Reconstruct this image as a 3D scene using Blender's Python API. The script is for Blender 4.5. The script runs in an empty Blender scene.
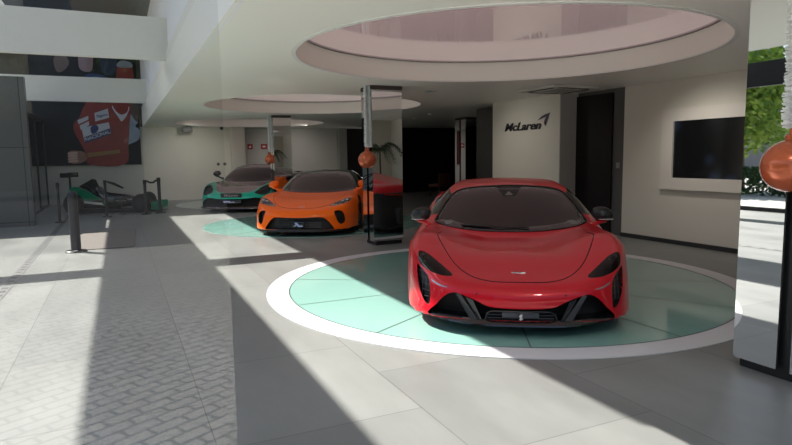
import bpy, bmesh, math, random
import numpy as np
from mathutils import Vector, Matrix
from mathutils.bvhtree import BVHTree
from mathutils.geometry import delaunay_2d_cdt
random.seed(7)
PI = math.pi
scene = bpy.context.scene
COL = scene.collection
def link(o):
    COL.objects.link(o); return o
# ---------------------------------------------------------------- materials
def newmat(name):
    m = bpy.data.materials.new(name); m.use_nodes = True
    return m, m.node_tree, m.node_tree.nodes['Principled BSDF']
def lin(c):
    return tuple((v/255/12.92 if v/255 <= .04045 else ((v/255+.055)/1.055)**2.4) for v in c)+(1,)
MC = {}
def mat(name, col, rough=.5, metal=0, coat=0, spec=.5, noise=0, scale=8, bump=0):
    """plain procedural material: colour with a little noise of its own in tone and roughness"""
    if name in MC: return MC[name]
    m, nt, b = newmat(name)
    c = col if len(col) == 4 else tuple(col)+(1,)
    b.inputs['Base Color'].default_value = c
    b.inputs['Roughness'].default_value = rough; b.inputs['Metallic'].default_value = metal
    b.inputs['Coat Weight'].default_value = coat; b.inputs['Coat Roughness'].default_value = .04
    b.inputs['Specular IOR Level'].default_value = spec
    if noise or bump:
        tc = nt.nodes.new('ShaderNodeTexCoord'); n = nt.nodes.new('ShaderNodeTexNoise')
        n.inputs['Scale'].default_value = scale; n.inputs['Detail'].default_value = 4
        nt.links.new(tc.outputs['Object'], n.inputs['Vector'])
        if noise:
            r = nt.nodes.new('ShaderNodeMapRange'); r.inputs['To Min'].default_value = 1-noise; r.inputs['To Max'].default_value = 1+noise
            mx = nt.nodes.new('ShaderNodeVectorMath'); mx.operation = 'SCALE'; mx.inputs[0].default_value = c[:3]
            nt.links.new(n.outputs['Fac'], r.inputs['Value']); nt.links.new(r.outputs[0], mx.inputs['Scale'])
            nt.links.new(mx.outputs[0], b.inputs['Base Color'])
        if bump:
            bp = nt.nodes.new('ShaderNodeBump'); bp.inputs['Strength'].default_value = bump; bp.inputs['Distance'].default_value = .02
            nt.links.new(n.outputs['Fac'], bp.inputs['Height']); nt.links.new(bp.outputs[0], b.inputs['Normal'])
    MC[name] = m; return m
def glassmat(name, tint=(1,1,1), ior=1.5, rough=0.0, boost=1.0):
    """thin sheet of glass: what is behind passes through tinted, the rest is a mirror reflection by Fresnel"""
    if name in MC: return MC[name]
    m = bpy.data.materials.new(name); m.use_nodes = True; nt = m.node_tree; nt.nodes.clear()
    out = nt.nodes.new('ShaderNodeOutputMaterial'); mix = nt.nodes.new('ShaderNodeMixShader')
    tr = nt.nodes.new('ShaderNodeBsdfTransparent'); tr.inputs[0].default_value = tuple(tint)+(1,)
    gl = nt.nodes.new('ShaderNodeBsdfGlossy'); gl.inputs['Roughness'].default_value = rough
    fr = nt.nodes.new('ShaderNodeFresnel'); fr.inputs['IOR'].default_value = ior
    mu = nt.nodes.new('ShaderNodeMath'); mu.operation = 'MULTIPLY'; mu.use_clamp = True; mu.inputs[1].default_value = boost
    nt.links.new(fr.outputs[0], mu.inputs[0]); nt.links.new(mu.outputs[0], mix.inputs[0])
    nt.links.new(tr.outputs[0], mix.inputs[1]); nt.links.new(gl.outputs[0], mix.inputs[2]); nt.links.new(mix.outputs[0], out.inputs[0])
    MC[name] = m; return m
def paint(name, col, metal=.0, rough=.34, coat=.42):
    m = mat(name, col, rough=rough, metal=metal, coat=coat, spec=.2, noise=.03, scale=300)
    return m
BLACK = mat('black_plastic', (.012,.012,.013), .42)
GLOSSBLACK = mat('gloss_black', (.006,.006,.008), .12, coat=1)
RUBBER = mat('tyre_rubber', (.012,.012,.012), .75, bump=.15, scale=60)
DARKMETAL = mat('dark_wheel_metal', (.05,.05,.055), .3, .9)
SILVER = mat('silver_metal', (.75,.75,.76), .22, 1)
CARBON = mat('carbon_fibre', (.02,.02,.022), .3, coat=.6, noise=.3, scale=120)
VOID = mat('car_inner_black', (.006,.006,.006), .8)
# ---------------------------------------------------------------- objects
def ob(name, V, F, m, parent=None, smooth=False, loc=None, rotz=0, angle=35, mi=None):
    me = bpy.data.meshes.new(name); me.from_pydata([tuple(map(float, v)) for v in V], [], [tuple(int(i) for i in f) for f in F])
    for mm in (m if isinstance(m, (list, tuple)) else [m]): me.materials.append(mm)
    if mi is not None: me.polygons.foreach_set('material_index', mi)
    if smooth:
        me.polygons.foreach_set('use_smooth', [True]*len(me.polygons)); me.set_sharp_from_angle(angle=math.radians(angle))
    me.update()
    o = link(bpy.data.objects.new(name, me)); o.parent = parent
    if loc is not None: o.location = loc
    o.rotation_euler = (0, 0, rotz)
    return o
def fixn(o):
    bm = bmesh.new(); bm.from_mesh(o.data); bmesh.ops.recalc_face_normals(bm, faces=bm.faces); bm.to_mesh(o.data); bm.free(); return o
def tag(o, label, cat, group=None):
    o['label'] = label; o['category'] = cat
    if group: o['group'] = group
    return o
def thing(name, label, cat, loc=(0,0,0), rotz=0, group=None):
    o = link(bpy.data.objects.new(name, None)); o.location = loc; o.rotation_euler = (0,0,rotz); o.empty_display_size = .1
    return tag(o, label, cat, group)
def struct(o): o['kind'] = 'structure'; return o
class MB:
    def __init__(s): s.V = []; s.F = []
    def add(s, V, F):
        n = len(s.V); s.V += [tuple(v) for v in V]; s.F += [tuple(i+n for i in f) for f in F]; return s
    def box(s, x0, x1, y0, y1, z0, z1):
        return s.add([(x0,y0,z0),(x1,y0,z0),(x1,y1,z0),(x0,y1,z0),(x0,y0,z1),(x1,y0,z1),(x1,y1,z1),(x0,y1,z1)],
                     [(0,3,2,1),(4,5,6,7),(0,1,5,4),(1,2,6,5),(2,3,7,6),(3,0,4,7)])
    def bbox(s, x0, x1, y0, y1, z0, z1, b=.01, seg=2):
        """box with rounded edges"""
        bm = bmesh.new(); bmesh.ops.create_cube(bm, size=1)
        for v in bm.verts: v.co = Vector(((x0+x1)/2+v.co.x*(x1-x0), (y0+y1)/2+v.co.y*(y1-y0), (z0+z1)/2+v.co.z*(z1-z0)))
        b = min(b, (x1-x0)*.49, (y1-y0)*.49, (z1-z0)*.49)
        bmesh.ops.bevel(bm, geom=list(bm.edges), offset=b, segments=seg, affect='EDGES', profile=.5)
        bm.verts.index_update(); s.add([v.co[:] for v in bm.verts], [[v.index for v in f.verts] for f in bm.faces]); bm.free(); return s
    def lathe(s, prof, c=(0,0,0), axis='z', n=32, close=True):
        """prof: (radius, height) pairs"""
        V = []; F = []
        for r, h in prof:
            for k in range(n):
                a = 2*PI*k/n; p = (r*math.cos(a), r*math.sin(a), h)
                if axis == 'x': p = (p[2], p[0], p[1])
                if axis == 'y': p = (p[0], p[2], p[1])
                V.append((p[0]+c[0], p[1]+c[1], p[2]+c[2]))
        for i in range(len(prof)-1):
            for k in range(n): F.append((i*n+k, i*n+(k+1)%n, (i+1)*n+(k+1)%n, (i+1)*n+k))
        if close:
            F.append(tuple(range(n))[::-1]); F.append(tuple((len(prof)-1)*n+k for k in range(n)))
        return s.add(V, F)
    def tube(s, pts, r, n=8, closed=False):
        P = [Vector(p) for p in pts]; V = []; F = []; m = len(P); prev = None
        rr = r if isinstance(r, (list, tuple)) else [r]*m
        for i, p in enumerate(P):
            a = P[(i-1) % m] if (i or closed) else p; b = P[(i+1) % m] if (i < m-1 or closed) else p
            t = (b-a).normalized()
            if prev is None: u = t.orthogonal().normalized()
            else: u = (prev-t*prev.dot(t)).normalized()
            prev = u; w = t.cross(u)
            for k in range(n):
                q = p+(u*math.cos(2*PI*k/n)+w*math.sin(2*PI*k/n))*rr[i]; V.append(q[:])
        for i in range(m if closed else m-1):
            j = (i+1) % m
            for k in range(n): F.append((i*n+k, i*n+(k+1)%n, j*n+(k+1)%n, j*n+k))
        if not closed: F += [tuple(range(n))[::-1], tuple((m-1)*n+k for k in range(n))]
        return s.add(V, F)
    def ball(s, c, r, nu=24, nv=14, p=1.0):
        V = []; F = []
        for i in range(nv+1):
            a = PI*i/nv
            for k in range(nu):
                b = 2*PI*k/nu; x, y, z = math.sin(a)*math.cos(b), math.sin(a)*math.sin(b), math.cos(a)
                if p != 1: x, y, z = [math.copysign(abs(q)**p, q) for q in (x, y, z)]
                V.append((c[0]+r[0]*x, c[1]+r[1]*y, c[2]+r[2]*z))
        for i in range(nv):
            for k in range(nu): F.append((i*nu+k, (i+1)*nu+k, (i+1)*nu+(k+1)%nu, i*nu+(k+1)%nu))
        return s.add(V, F)
    def prism(s, pts, y0, y1, axis='y'):
        """outline given in two axes, pushed along the third"""
        n = len(pts)
        f = {'y': lambda a, b, t: (a, t, b), 'x': lambda a, b, t: (t, a, b), 'z': lambda a, b, t: (a, b, t)}[axis]
        V = [f(a, b, y0) for a, b in pts]+[f(a, b, y1) for a, b in pts]
        return s.add(V, [tuple(range(n)), tuple(range(2*n-1, n-1, -1))]+[(i, i+n, (i+1)%n+n, (i+1)%n) for i in range(n)])
    def put(s, name, m, parent=None, smooth=False, **k):
        return fixn(ob(name, s.V, s.F, m, parent, smooth, **k))
def apply_mods(o):
    dg = bpy.context.evaluated_depsgraph_get(); me = bpy.data.meshes.new_from_object(o.evaluated_get(dg)); o.modifiers.clear()
    old = o.data; o.data = me; bpy.data.meshes.remove(old); return o
def cut(o, cutters, keep=False):
    for c in cutters:
        md = o.modifiers.new('cut', 'BOOLEAN'); md.operation = 'DIFFERENCE'; md.object = c; md.solver = 'EXACT'
    apply_mods(o)
    if not keep:
        for c in cutters:
            me = c.data; bpy.data.objects.remove(c); bpy.data.meshes.remove(me)
    return o
def text_mesh(s, size=1, extrude=.002, shear=0, bold=0, align='CENTER'):
    cu = bpy.data.curves.new('t', 'FONT'); cu.body = s; cu.size = size; cu.extrude = extrude; cu.shear = shear; cu.offset = bold
    cu.align_x = align; cu.align_y = 'CENTER'
    o = bpy.data.objects.new('t', cu); COL.objects.link(o); dg = bpy.context.evaluated_depsgraph_get()
    me = bpy.data.meshes.new_from_object(o.evaluated_get(dg))
    V = [v.co[:] for v in me.vertices]; F = [tuple(p.vertices) for p in me.polygons]
    bpy.data.objects.remove(o); bpy.data.curves.remove(cu); bpy.data.meshes.remove(me)
    return V, F
def write(mb, s, size, org, right, up, extrude=.002, shear=0, bold=0, sx=1, align='CENTER'):
    """lettering laid on a plane: org is its middle, right and up its axes"""
    V, F = text_mesh(s, size, extrude, shear, bold, align); r, u = Vector(right), Vector(up); n = r.cross(u); o = Vector(org)
    mb.add([(o+r*v[0]*sx+u*v[1]+n*v[2])[:] for v in V], F); return mb

def pchip(xs, ys):
    xs=np.asarray(xs,float); ys=np.asarray(ys,float)   # ys may be (n,) or (n,m)
    h=np.diff(xs); sh=(-1,)+(1,)*(ys.ndim-1); d=np.diff(ys,axis=0)/h.reshape(sh)
    m=np.zeros_like(ys); m[0]=d[0]; m[-1]=d[-1]
    w1=(2*h[1:]+h[:-1]).reshape(sh); w2=(h[1:]+2*h[:-1]).reshape(sh)
    a,b=d[:-1],d[1:]; ok=a*b>0
    with np.errstate(all='ignore'): hm=(w1+w2)/(w1/a+w2/b)
    m[1:-1]=np.where(ok,hm,0)
    def f(x):
        x=np.clip(np.asarray(x,float),xs[0],xs[-1]); i=np.clip(np.searchsorted(xs,x)-1,0,len(xs)-2)
        t=(x-xs[i])/h[i]; hh=h[i]
        e=(...,)+(None,)*(ys.ndim-1); t=t[e]; hh=hh[e]
        return (2*t**3-3*t**2+1)*ys[i]+(t**3-2*t**2+t)*hh*m[i]+(-2*t**3+3*t**2)*ys[i+1]+(t**3-t**2)*hh*m[i+1]
    return f
def table(ys, xs, Z):
    """smooth Z(y, x): rows ys, columns xs"""
    g=pchip(ys,Z); xs=np.asarray(xs,float)
    def f(y,x):
        row=g(y)                       # (...,m)
        x=np.clip(x,xs[0],xs[-1]); n=len(xs)
        h=np.diff(xs); d=np.diff(row,axis=-1)/h
        m=np.zeros_like(row); m[...,0]=0; m[...,-1]=d[...,-1]
        a,b=d[...,:-1],d[...,1:]; m[...,1:-1]=(a*h[1:]+b*h[:-1])/(h[1:]+h[:-1])
        i=np.clip(np.searchsorted(xs,x)-1,0,n-2); hh=h[i]; t=(x-xs[i])/hh
        tk=lambda q,k: np.take_along_axis(q,(i+k)[...,None],-1)[...,0]
        return (2*t**3-3*t**2+1)*tk(row,0)+(t**3-2*t**2+t)*hh*tk(m,0)+(-2*t**3+3*t**2)*tk(row,1)+(t**3-t**2)*hh*tk(m,1)
    return f
def smax(a,b,k):
    h=np.maximum(k-np.abs(a-b),0)/k
    return np.maximum(a,b)+h*h*k*.25
def smin(a,b,k): return -smax(-a,-b,k)
SHAPES={}
# every table is in metres: y back from the nose, x out from the middle, z up
SHAPES['red']=dict(L=4.72, zb=.12, r=.05,
  T=([0,.12,.35,.7,1.05,1.4,1.9,2.6,3.2,3.8,4.3,4.72],[0,.3,.55,.75,.9,1.05],[
   [.36,.36,.37,.38,.38,.38],[.41,.41,.42,.44,.44,.42],[.48,.475,.49,.53,.53,.48],[.58,.575,.595,.645,.655,.60],
   [.630,.625,.66,.73,.74,.67],[.672,.668,.69,.73,.735,.69],[.75,.75,.755,.765,.755,.71],[.84,.84,.85,.84,.80,.73],
   [.92,.92,.93,.96,.95,.80],[.95,.95,.95,.985,.96,.82],[.96,.96,.95,.93,.88,.78],[.90,.90,.90,.88,.84,.76]]),
  W=([0,.5,1.05,1.5,2.2,2.8,3.4,3.9,4.4,4.72],[.1,.3,.45,.6,.75,.9],[
   [.95,.97,.97,.95,.9,.85],[.98,1.0,1.0,.98,.94,.88],[1.02,1.035,1.045,1.035,.99,.92],[1.0,.98,.97,.97,.95,.90],[.99,.95,.93,.95,.93,.88],
   [1.0,.98,.97,.99,.98,.92],[1.03,1.05,1.05,1.05,1.03,.95],[1.03,1.05,1.06,1.05,1.03,.95],[1.0,1.02,1.02,1.01,.98,.92],[.93,.95,.96,.95,.92,.88]]),
  F=([.1,.2,.28,.38,.5,.65,.8],[0,.3,.55,.75,.9,1.0,1.08],[
   [0,.01,.06,.15,.32,.55,.9],[.02,.04,.09,.18,.36,.6,.95],[.03,.05,.10,.20,.38,.64,1.0],[.03,.05,.11,.24,.42,.68,1.05],
   [.08,.1,.17,.3,.5,.75,1.1],[.12,.15,.22,.36,.58,.82,1.2],[.2,.22,.3,.45,.7,.95,1.3]]),
  canopy=dict(y0=1.28, bow=.30, prof=([0,.25,.5,.8,1.1,1.4,1.8,2.3,2.9,3.3],[.65,.81,.965,1.112,1.185,1.21,1.185,1.10,.98,.88]),
    cx=.10, wb=([1.2,1.6,2.2,2.8,3.4,4.2,4.7],[.97,.985,.98,.92,.80,.62,.5]), tumble=.64, zb=.72, k=.10))
def solid(s):
    T=table(*s['T']); W=table(*s['W']); F=table(*s['F']); c=s['canopy']; P=pchip(*c['prof']); WB=pchip(*c['wb'])
    r=s['r']; L=s['L']; rb=s.get('rb',.35)
    def f(p):
        x=np.abs(p[...,0]); y=p[...,1]; z=p[...,2]
        a=(z-T(y,x))*.8
        b=x-W(y,z)
        d=(F(z,x)-y)*.85
        bk=(y-(L-rb*x*x-.25*np.maximum(z-.3,0)))
        g=smax(smax(a,b,r*2),smax(d,bk,r),r*1.6)
        g=smax(g,s['zb']-z,.03)
        u=y-c['y0']-c['bow']*x*x
        top=(z-(P(u)-c['cx']*x*x))*.75
        side=(x-(WB(y)-c['tumble']*(z-c['zb'])))*.8
        h=smax(top,side,c['k']); h=smax(h,-u-.02,.05); h=smax(h,y-L+.35,.1)
        h=smax(h,.5-z,.02)
        return smin(g,h,.03)
    return f
def skin(s,n0=64,n1=88,n2=30,m=176):
    """vertices on the surface of the solid, along rays from a spine down the middle of the car"""
    f=solid(s); L=s['L']; ya=.95; yb=L-.9
    ph=[]; yo=[]
    for i in range(1,n0): q=i/n0; ph.append(q*np.pi/2); yo.append(ya)
    for i in range(n1+1): ph.append(np.pi/2); yo.append(ya+(yb-ya)*i/n1)
    for i in range(1,n2): ph.append(np.pi/2*(1+i/n2)); yo.append(yb)
    ph=np.array(ph)[:,None]; yo=np.array(yo)[:,None]; th=np.linspace(0,2*np.pi,m,endpoint=False)[None]
    d=np.stack([np.sin(ph)*np.sin(th)*1.35,-np.cos(ph)+0*th,np.sin(ph)*np.cos(th)],-1); d/=np.linalg.norm(d,axis=-1,keepdims=True)
    o=np.stack([0*yo+0*th,yo+0*th,0*yo+0*th+.34],-1)
    ends=np.array([[[0,-1.,0]],[[0,1.,0]]]); oe=np.array([[[0,ya,.34]],[[0,yb,.34]]])
    def hit(o,d):
        # march out to the first crossing, then bisect
        t=np.zeros(o.shape[:-1]); step=.04; done=np.zeros(t.shape,bool)
        for _ in range(70):
            nt=t+step; v=f(o+d*nt[...,None]); done|=(v>0); t=np.where(done,t,nt)
        lo=t; hi=t+step
        for _ in range(22):
            mid=(lo+hi)/2; v=f(o+d*mid[...,None])>0; hi=np.where(v,mid,hi); lo=np.where(v,lo,mid)
        return o+d*lo[...,None]
    G=hit(o,d); E=hit(oe,ends)
    return G,E[0,0],E[1,0]
def variant(base, **k):
    s = dict(SHAPES[base]); s['canopy'] = dict(s['canopy'], **k.pop('canopy', {})); s.update(k); return s
SHAPES['orange'] = variant('red',
  T=([0,.12,.35,.7,1.05,1.4,1.9,2.6,3.2,3.8,4.3,4.72],[0,.3,.55,.75,.9,1.05],[
   [.44,.44,.44,.43,.42,.42],[.49,.49,.49,.49,.48,.46],[.555,.555,.565,.585,.58,.52],[.65,.645,.655,.69,.70,.63],
   [.705,.70,.71,.75,.755,.69],[.745,.74,.75,.77,.765,.71],[.79,.785,.79,.80,.785,.73],[.84,.84,.85,.85,.82,.75],
   [.93,.93,.93,.93,.90,.79],[.97,.97,.965,.96,.93,.80],[.98,.98,.97,.95,.90,.79],[.92,.92,.92,.90,.86,.77]]),
  F=([.1,.2,.28,.38,.5,.65,.8],[0,.3,.55,.75,.9,1.0,1.08],[
   [0,.01,.06,.15,.32,.55,.9],[.01,.02,.07,.16,.33,.56,.92],[.01,.02,.07,.17,.34,.58,.95],[.0,.01,.07,.17,.34,.6,1.0],
   [.03,.05,.11,.22,.40,.68,1.05],[.1,.12,.18,.32,.52,.8,1.15],[.2,.22,.3,.45,.7,.95,1.3]]),
  canopy=dict(y0=1.3, prof=([0,.25,.5,.8,1.1,1.4,1.8,2.3,2.9,3.3],[.71,.85,.99,1.13,1.20,1.215,1.19,1.12,1.0,.9]), wb=([1.2,1.6,2.2,2.8,3.4,4.2,4.7],[.93,.945,.95,.92,.84,.68,.55])))
SHAPES['green'] = variant('orange', L=4.70, canopy=dict(prof=([0,.25,.5,.8,1.1,1.4,1.8,2.3,2.9,3.3],[.71,.86,1.01,1.15,1.22,1.235,1.20,1.10,.97,.88])))
# ---------------------------------------------------------------- cars
def smooth_loop(pts, k=6, closed=True):
    n = len(pts); out = []
    rng = range(n) if closed else range(n-1)
    for i in rng:
        g = lambda j: np.array(pts[j % n] if closed else pts[min(max(j, 0), n-1)], float)
        a, b, c, d = g(i-1), g(i), g(i+1), g(i+2)
        for q in range(k):
            t = q/k; out.append(tuple(.5*((2*b)+(-a+c)*t+(2*a-5*b+4*c-d)*t*t+(-a+3*b-3*c+d)*t**3)))
    if not closed: out.append(tuple(pts[-1]))
    return out
class Body:
    """the skin of one car: sends outlines drawn in its front, side or top view onto the curved surface"""
    def __init__(s, shape, res):
        G, A, B = skin(SHAPES[shape], *res); n, m = G.shape[:2]
        s.V = [tuple(p) for p in G.reshape(-1, 3)]+[tuple(A), tuple(B)]; a = n*m; F = []
        for i in range(n-1):
            for k in range(m): F.append((i*m+k, i*m+(k+1)%m, (i+1)*m+(k+1)%m, (i+1)*m+k))
        for k in range(m): F.append((a, (k+1)%m, k)); F.append((a+1, (n-1)*m+k, (n-1)*m+(k+1)%m))
        s.F = F; s.bvh = BVHTree.FromPolygons(s.V, F)
    def hit(s, a, b, view, start=None):
        if view == 'front': o, d = Vector((a, -1 if start is None else start, b)), Vector((0, 1, 0))
        if view == 'side': o, d = Vector((3, a, b)), Vector((-1, 0, 0))
        if view == 'top': o, d = Vector((a, b, 3)), Vector((0, 0, -1))
        h = s.bvh.ray_cast(o, d)
        if h[0] is None:
            h = s.bvh.find_nearest(o if view != 'front' else Vector((a, .4, b))); return Vector(h[0]), d
        return Vector(h[0]), d
    def shell(s, pts, out, into, view='front', mirror=False, start=None, step=.035, smooth=True, k=5):
        L = smooth_loop(pts, k) if smooth else list(pts)
        L = [Vector(p) for p in L]; xs = [p.x for p in L]; ys = [p.y for p in L]
        pts2 = list(L)
        def inside(x, y):
            c = False; n = len(L); dmin = 9
            for i in range(n):
                a, b = L[i], L[(i+1) % n]
                if (a.y > y) != (b.y > y) and x < (b.x-a.x)*(y-a.y)/(b.y-a.y)+a.x: c = not c
                dmin = min(dmin, math.hypot(a.x-x, a.y-y))
            return c and dmin > step*.4
        x = min(xs)+step/2
        while x < max(xs):
            y = min(ys)+step/2
            while y < max(ys):
                if inside(x, y): pts2.append(Vector((x, y)))
                y += step
            x += step
        n = len(L)
        vs, es, fs, *_ = delaunay_2d_cdt(pts2, [(i, (i+1) % n) for i in range(n)], [], 1, 1e-5)
        sx = -1 if mirror else 1
        P = []; D = None
        for v in vs: h, D = s.hit(v.x, v.y, view, start); P.append(h)
        V = [p-D*out for p in P]+[p+D*into for p in P]; m = len(P)
        cnt = {}
        for f in fs:
            for i in range(3):
                e = (f[i], f[(i+1) % 3]); cnt[e] = cnt.get(e, 0)+1
        F = [tuple(f) for f in fs]+[tuple(i+m for i in reversed(f)) for f in fs]
        for (a, b) in cnt:
            if (b, a) not in cnt: F.append((b, a, a+m, b+m))
        return [(v.x*sx, v.y, v.z) for v in V], F
    def patch(s, name, pts, m, parent, out=.004, into=.02, both=True, **k):
        o = None
        for mir in ((False, True) if both else (False,)):
            V, F = s.shell(pts, out, into, mirror=mir, **k); o = fixn(ob(name, V, F, m, parent, True, angle=50))
        return o
    def cutter(s, pts, into, both=True, out=.3, **k):
        r = []
        for mir in ((False, True) if both else (False,)):
            V, F = s.shell(pts, out, into, mirror=mir, **k); r.append(fixn(ob('cutter', V, F, VOID)))
        return r
    def seam(s, name, pts, m, parent, r=.004, view='top', both=True, start=None, lift=0):
        mb = MB(); L = smooth_loop(pts, 6, False)
        P = []
        for a, b in L:
            h, d = s.hit(a, b, view, start); P.append(h-d*lift)
        mb.tube(P, r, 6)
        if both and abs(L[-1][0]) < .01 and view == 'top':      # one line right across the middle
            mb = MB(); mb.tube([p[:] for p in P[:-1]]+[(-p.x, p.y, p.z) for p in P[::-1]], r, 6); both = False
        if both: mb2 = MB(); mb2.tube([(-p.x, p.y, p.z) for p in P], r, 6); mb2.put(name, m, parent, True)
        return mb.put(name, m, parent, True)
    def build(s, m, parent, cutters, second=None, inner=VOID):
        o = fixn(ob('body', s.V, s.F, [m, inner]+([second[0]] if second else []), parent, True))
        cut(o, cutters); me = o.data
        idx = []
        for p in me.polygons:
            c = p.center; q = s.bvh.find_nearest(c)
            dd = (Vector(c)-q[0]).length
            w = 1 if dd > .012 else 0
            if w == 0 and second and second[1](c): w = 2
            idx.append(w)
        while len(me.materials) < (3 if second else 2): me.materials.append(inner)
        me.materials[0] = m; me.materials[1] = inner
        if second: me.materials[2] = second[0]
        me.polygons.foreach_set('material_index', idx)
        me.polygons.foreach_set('use_smooth', [True]*len(idx)); me.set_sharp_from_angle(angle=math.radians(32)); me.update()
        return o
def wheel(parent, x, y, r, w, rim, spokes=10, caliper=None):
    """tyre with rim, brake disc and hub; x is the outer face, its sign the side"""
    s = 1 if x > 0 else -1
    t = MB().lathe([(r*.70,-w),(r*.90,-w-.0),(r*.985,-w+.03),(r,-w*.7),(r,-w*.3),(r*.985,-.03),(r*.9,.0),(r*.72,-.012),(r*.70,-.03)], axis='x', n=48, close=False)
    t.V = [(v[0]*s, v[1], v[2]) for v in t.V]
    o = t.put('tyre', RUBBER, parent, True, loc=(x, y, r))
    k = MB().lathe([(r*.70,-w),(r*.62,-w+.03),(r*.6,-.06),(r*.69,-.018),(r*.72,-.012),(r*.72,-.02)], axis='x', n=48, close=False)
    for i in range(spokes):
        a = 2*PI*i/spokes
        for da in (-.09, .09):
            b = a+da; c, q = math.cos(b), math.sin(b); c2, q2 = math.cos(a+da*1.9), math.sin(a+da*1.9)
            k.tube([(-.035, r*.12*c, r*.12*q), (-.045, r*.4*c, r*.4*q), (-.03, r*.69*c2, r*.69*q2)], [.014,.012,.011], 6)
    k.lathe([(r*.16,-.08),(r*.16,-.03),(r*.1,-.02),(.001,-.018)], axis='x', n=24)
    k.V = [(v[0]*s, v[1], v[2]) for v in k.V]; k.put('rim', rim, o, True)
    d = MB().lathe([(.06,-.12),(r*.55,-.12),(r*.55,-.1),(.06,-.1)], axis='x', n=40, close=False)
    d.V = [(v[0]*s, v[1], v[2]) for v in d.V]; d.put('brake_disc', SILVER, o, True)
    return o
def wheel_well(x0, y, r, side):
    mb = MB().lathe([(r,0),(r,.55)], c=(x0 if side > 0 else x0-.55, y, r*.93), axis='x', n=64)
    return mb.put('cutter', VOID)
def door_mirror(parent, x, y, z, housing, arm, s, strip=None):
    """mirror on a slim stalk; s is the side"""
    m = MB(); m.ball((0,0,0), (.112,.075,.08), 28, 16, .85)
    for i, v in enumerate(m.V):
        a, b, c = v; k = 1-.22*max(0, a/.125); c = c*k-(.012*a/.125); b = b+.25*abs(a)*0.5
        if b > .045: b = .045
        m.V[i] = (s*a+x*1.0, b+y, c+z)
    o = m.put('door_mirror', housing, parent, True)
    t = MB(); t.ball((x+s*.02, y-.045, z-.052), (.085,.035,.012), 20, 8)
    if strip: t.put('mirror_light', strip, o, True)
    a = MB(); a.tube([(x+s*.03,y-.01,z-.065),(x-s*.04,y-.02,z-.085),(x-s*.13,y-.03,z-.125),(x-s*.2,y-.0,z-.15)], [.022,.02,.024,.035], 10)
    for i, v in enumerate(a.V): a.V[i] = (v[0], v[1], v[2])
    a.put('mirror_arm', arm, o, True)
    return o
def seat(mbody, x, y, z):
    mbody.bbox(x-.24,x+.24,y-.45,y+.05,z,z+.14,.05,3)
    n0 = len(mbody.V); mbody.bbox(x-.24,x+.24,y,y+.13,z+.05,z+.66,.055,3); mbody.bbox(x-.14,x+.14,y+.01,y+.11,z+.6,z+.8,.045,3)
    for i in range(n0, len(mbody.V)):
        a, b, c = mbody.V[i]; mbody.V[i] = (a, b+(c-z)*.32, c)
def place(root, nose, head):
    """nose on the floor and the direction the tail points to, in degrees right of +Y"""
    root.location = (nose[0], nose[1], 0); root.rotation_euler = (0, 0, -math.radians(head))
RED = paint('candy_red_paint', (.62,.007,.020), metal=.12, rough=.3, coat=.65)
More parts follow.
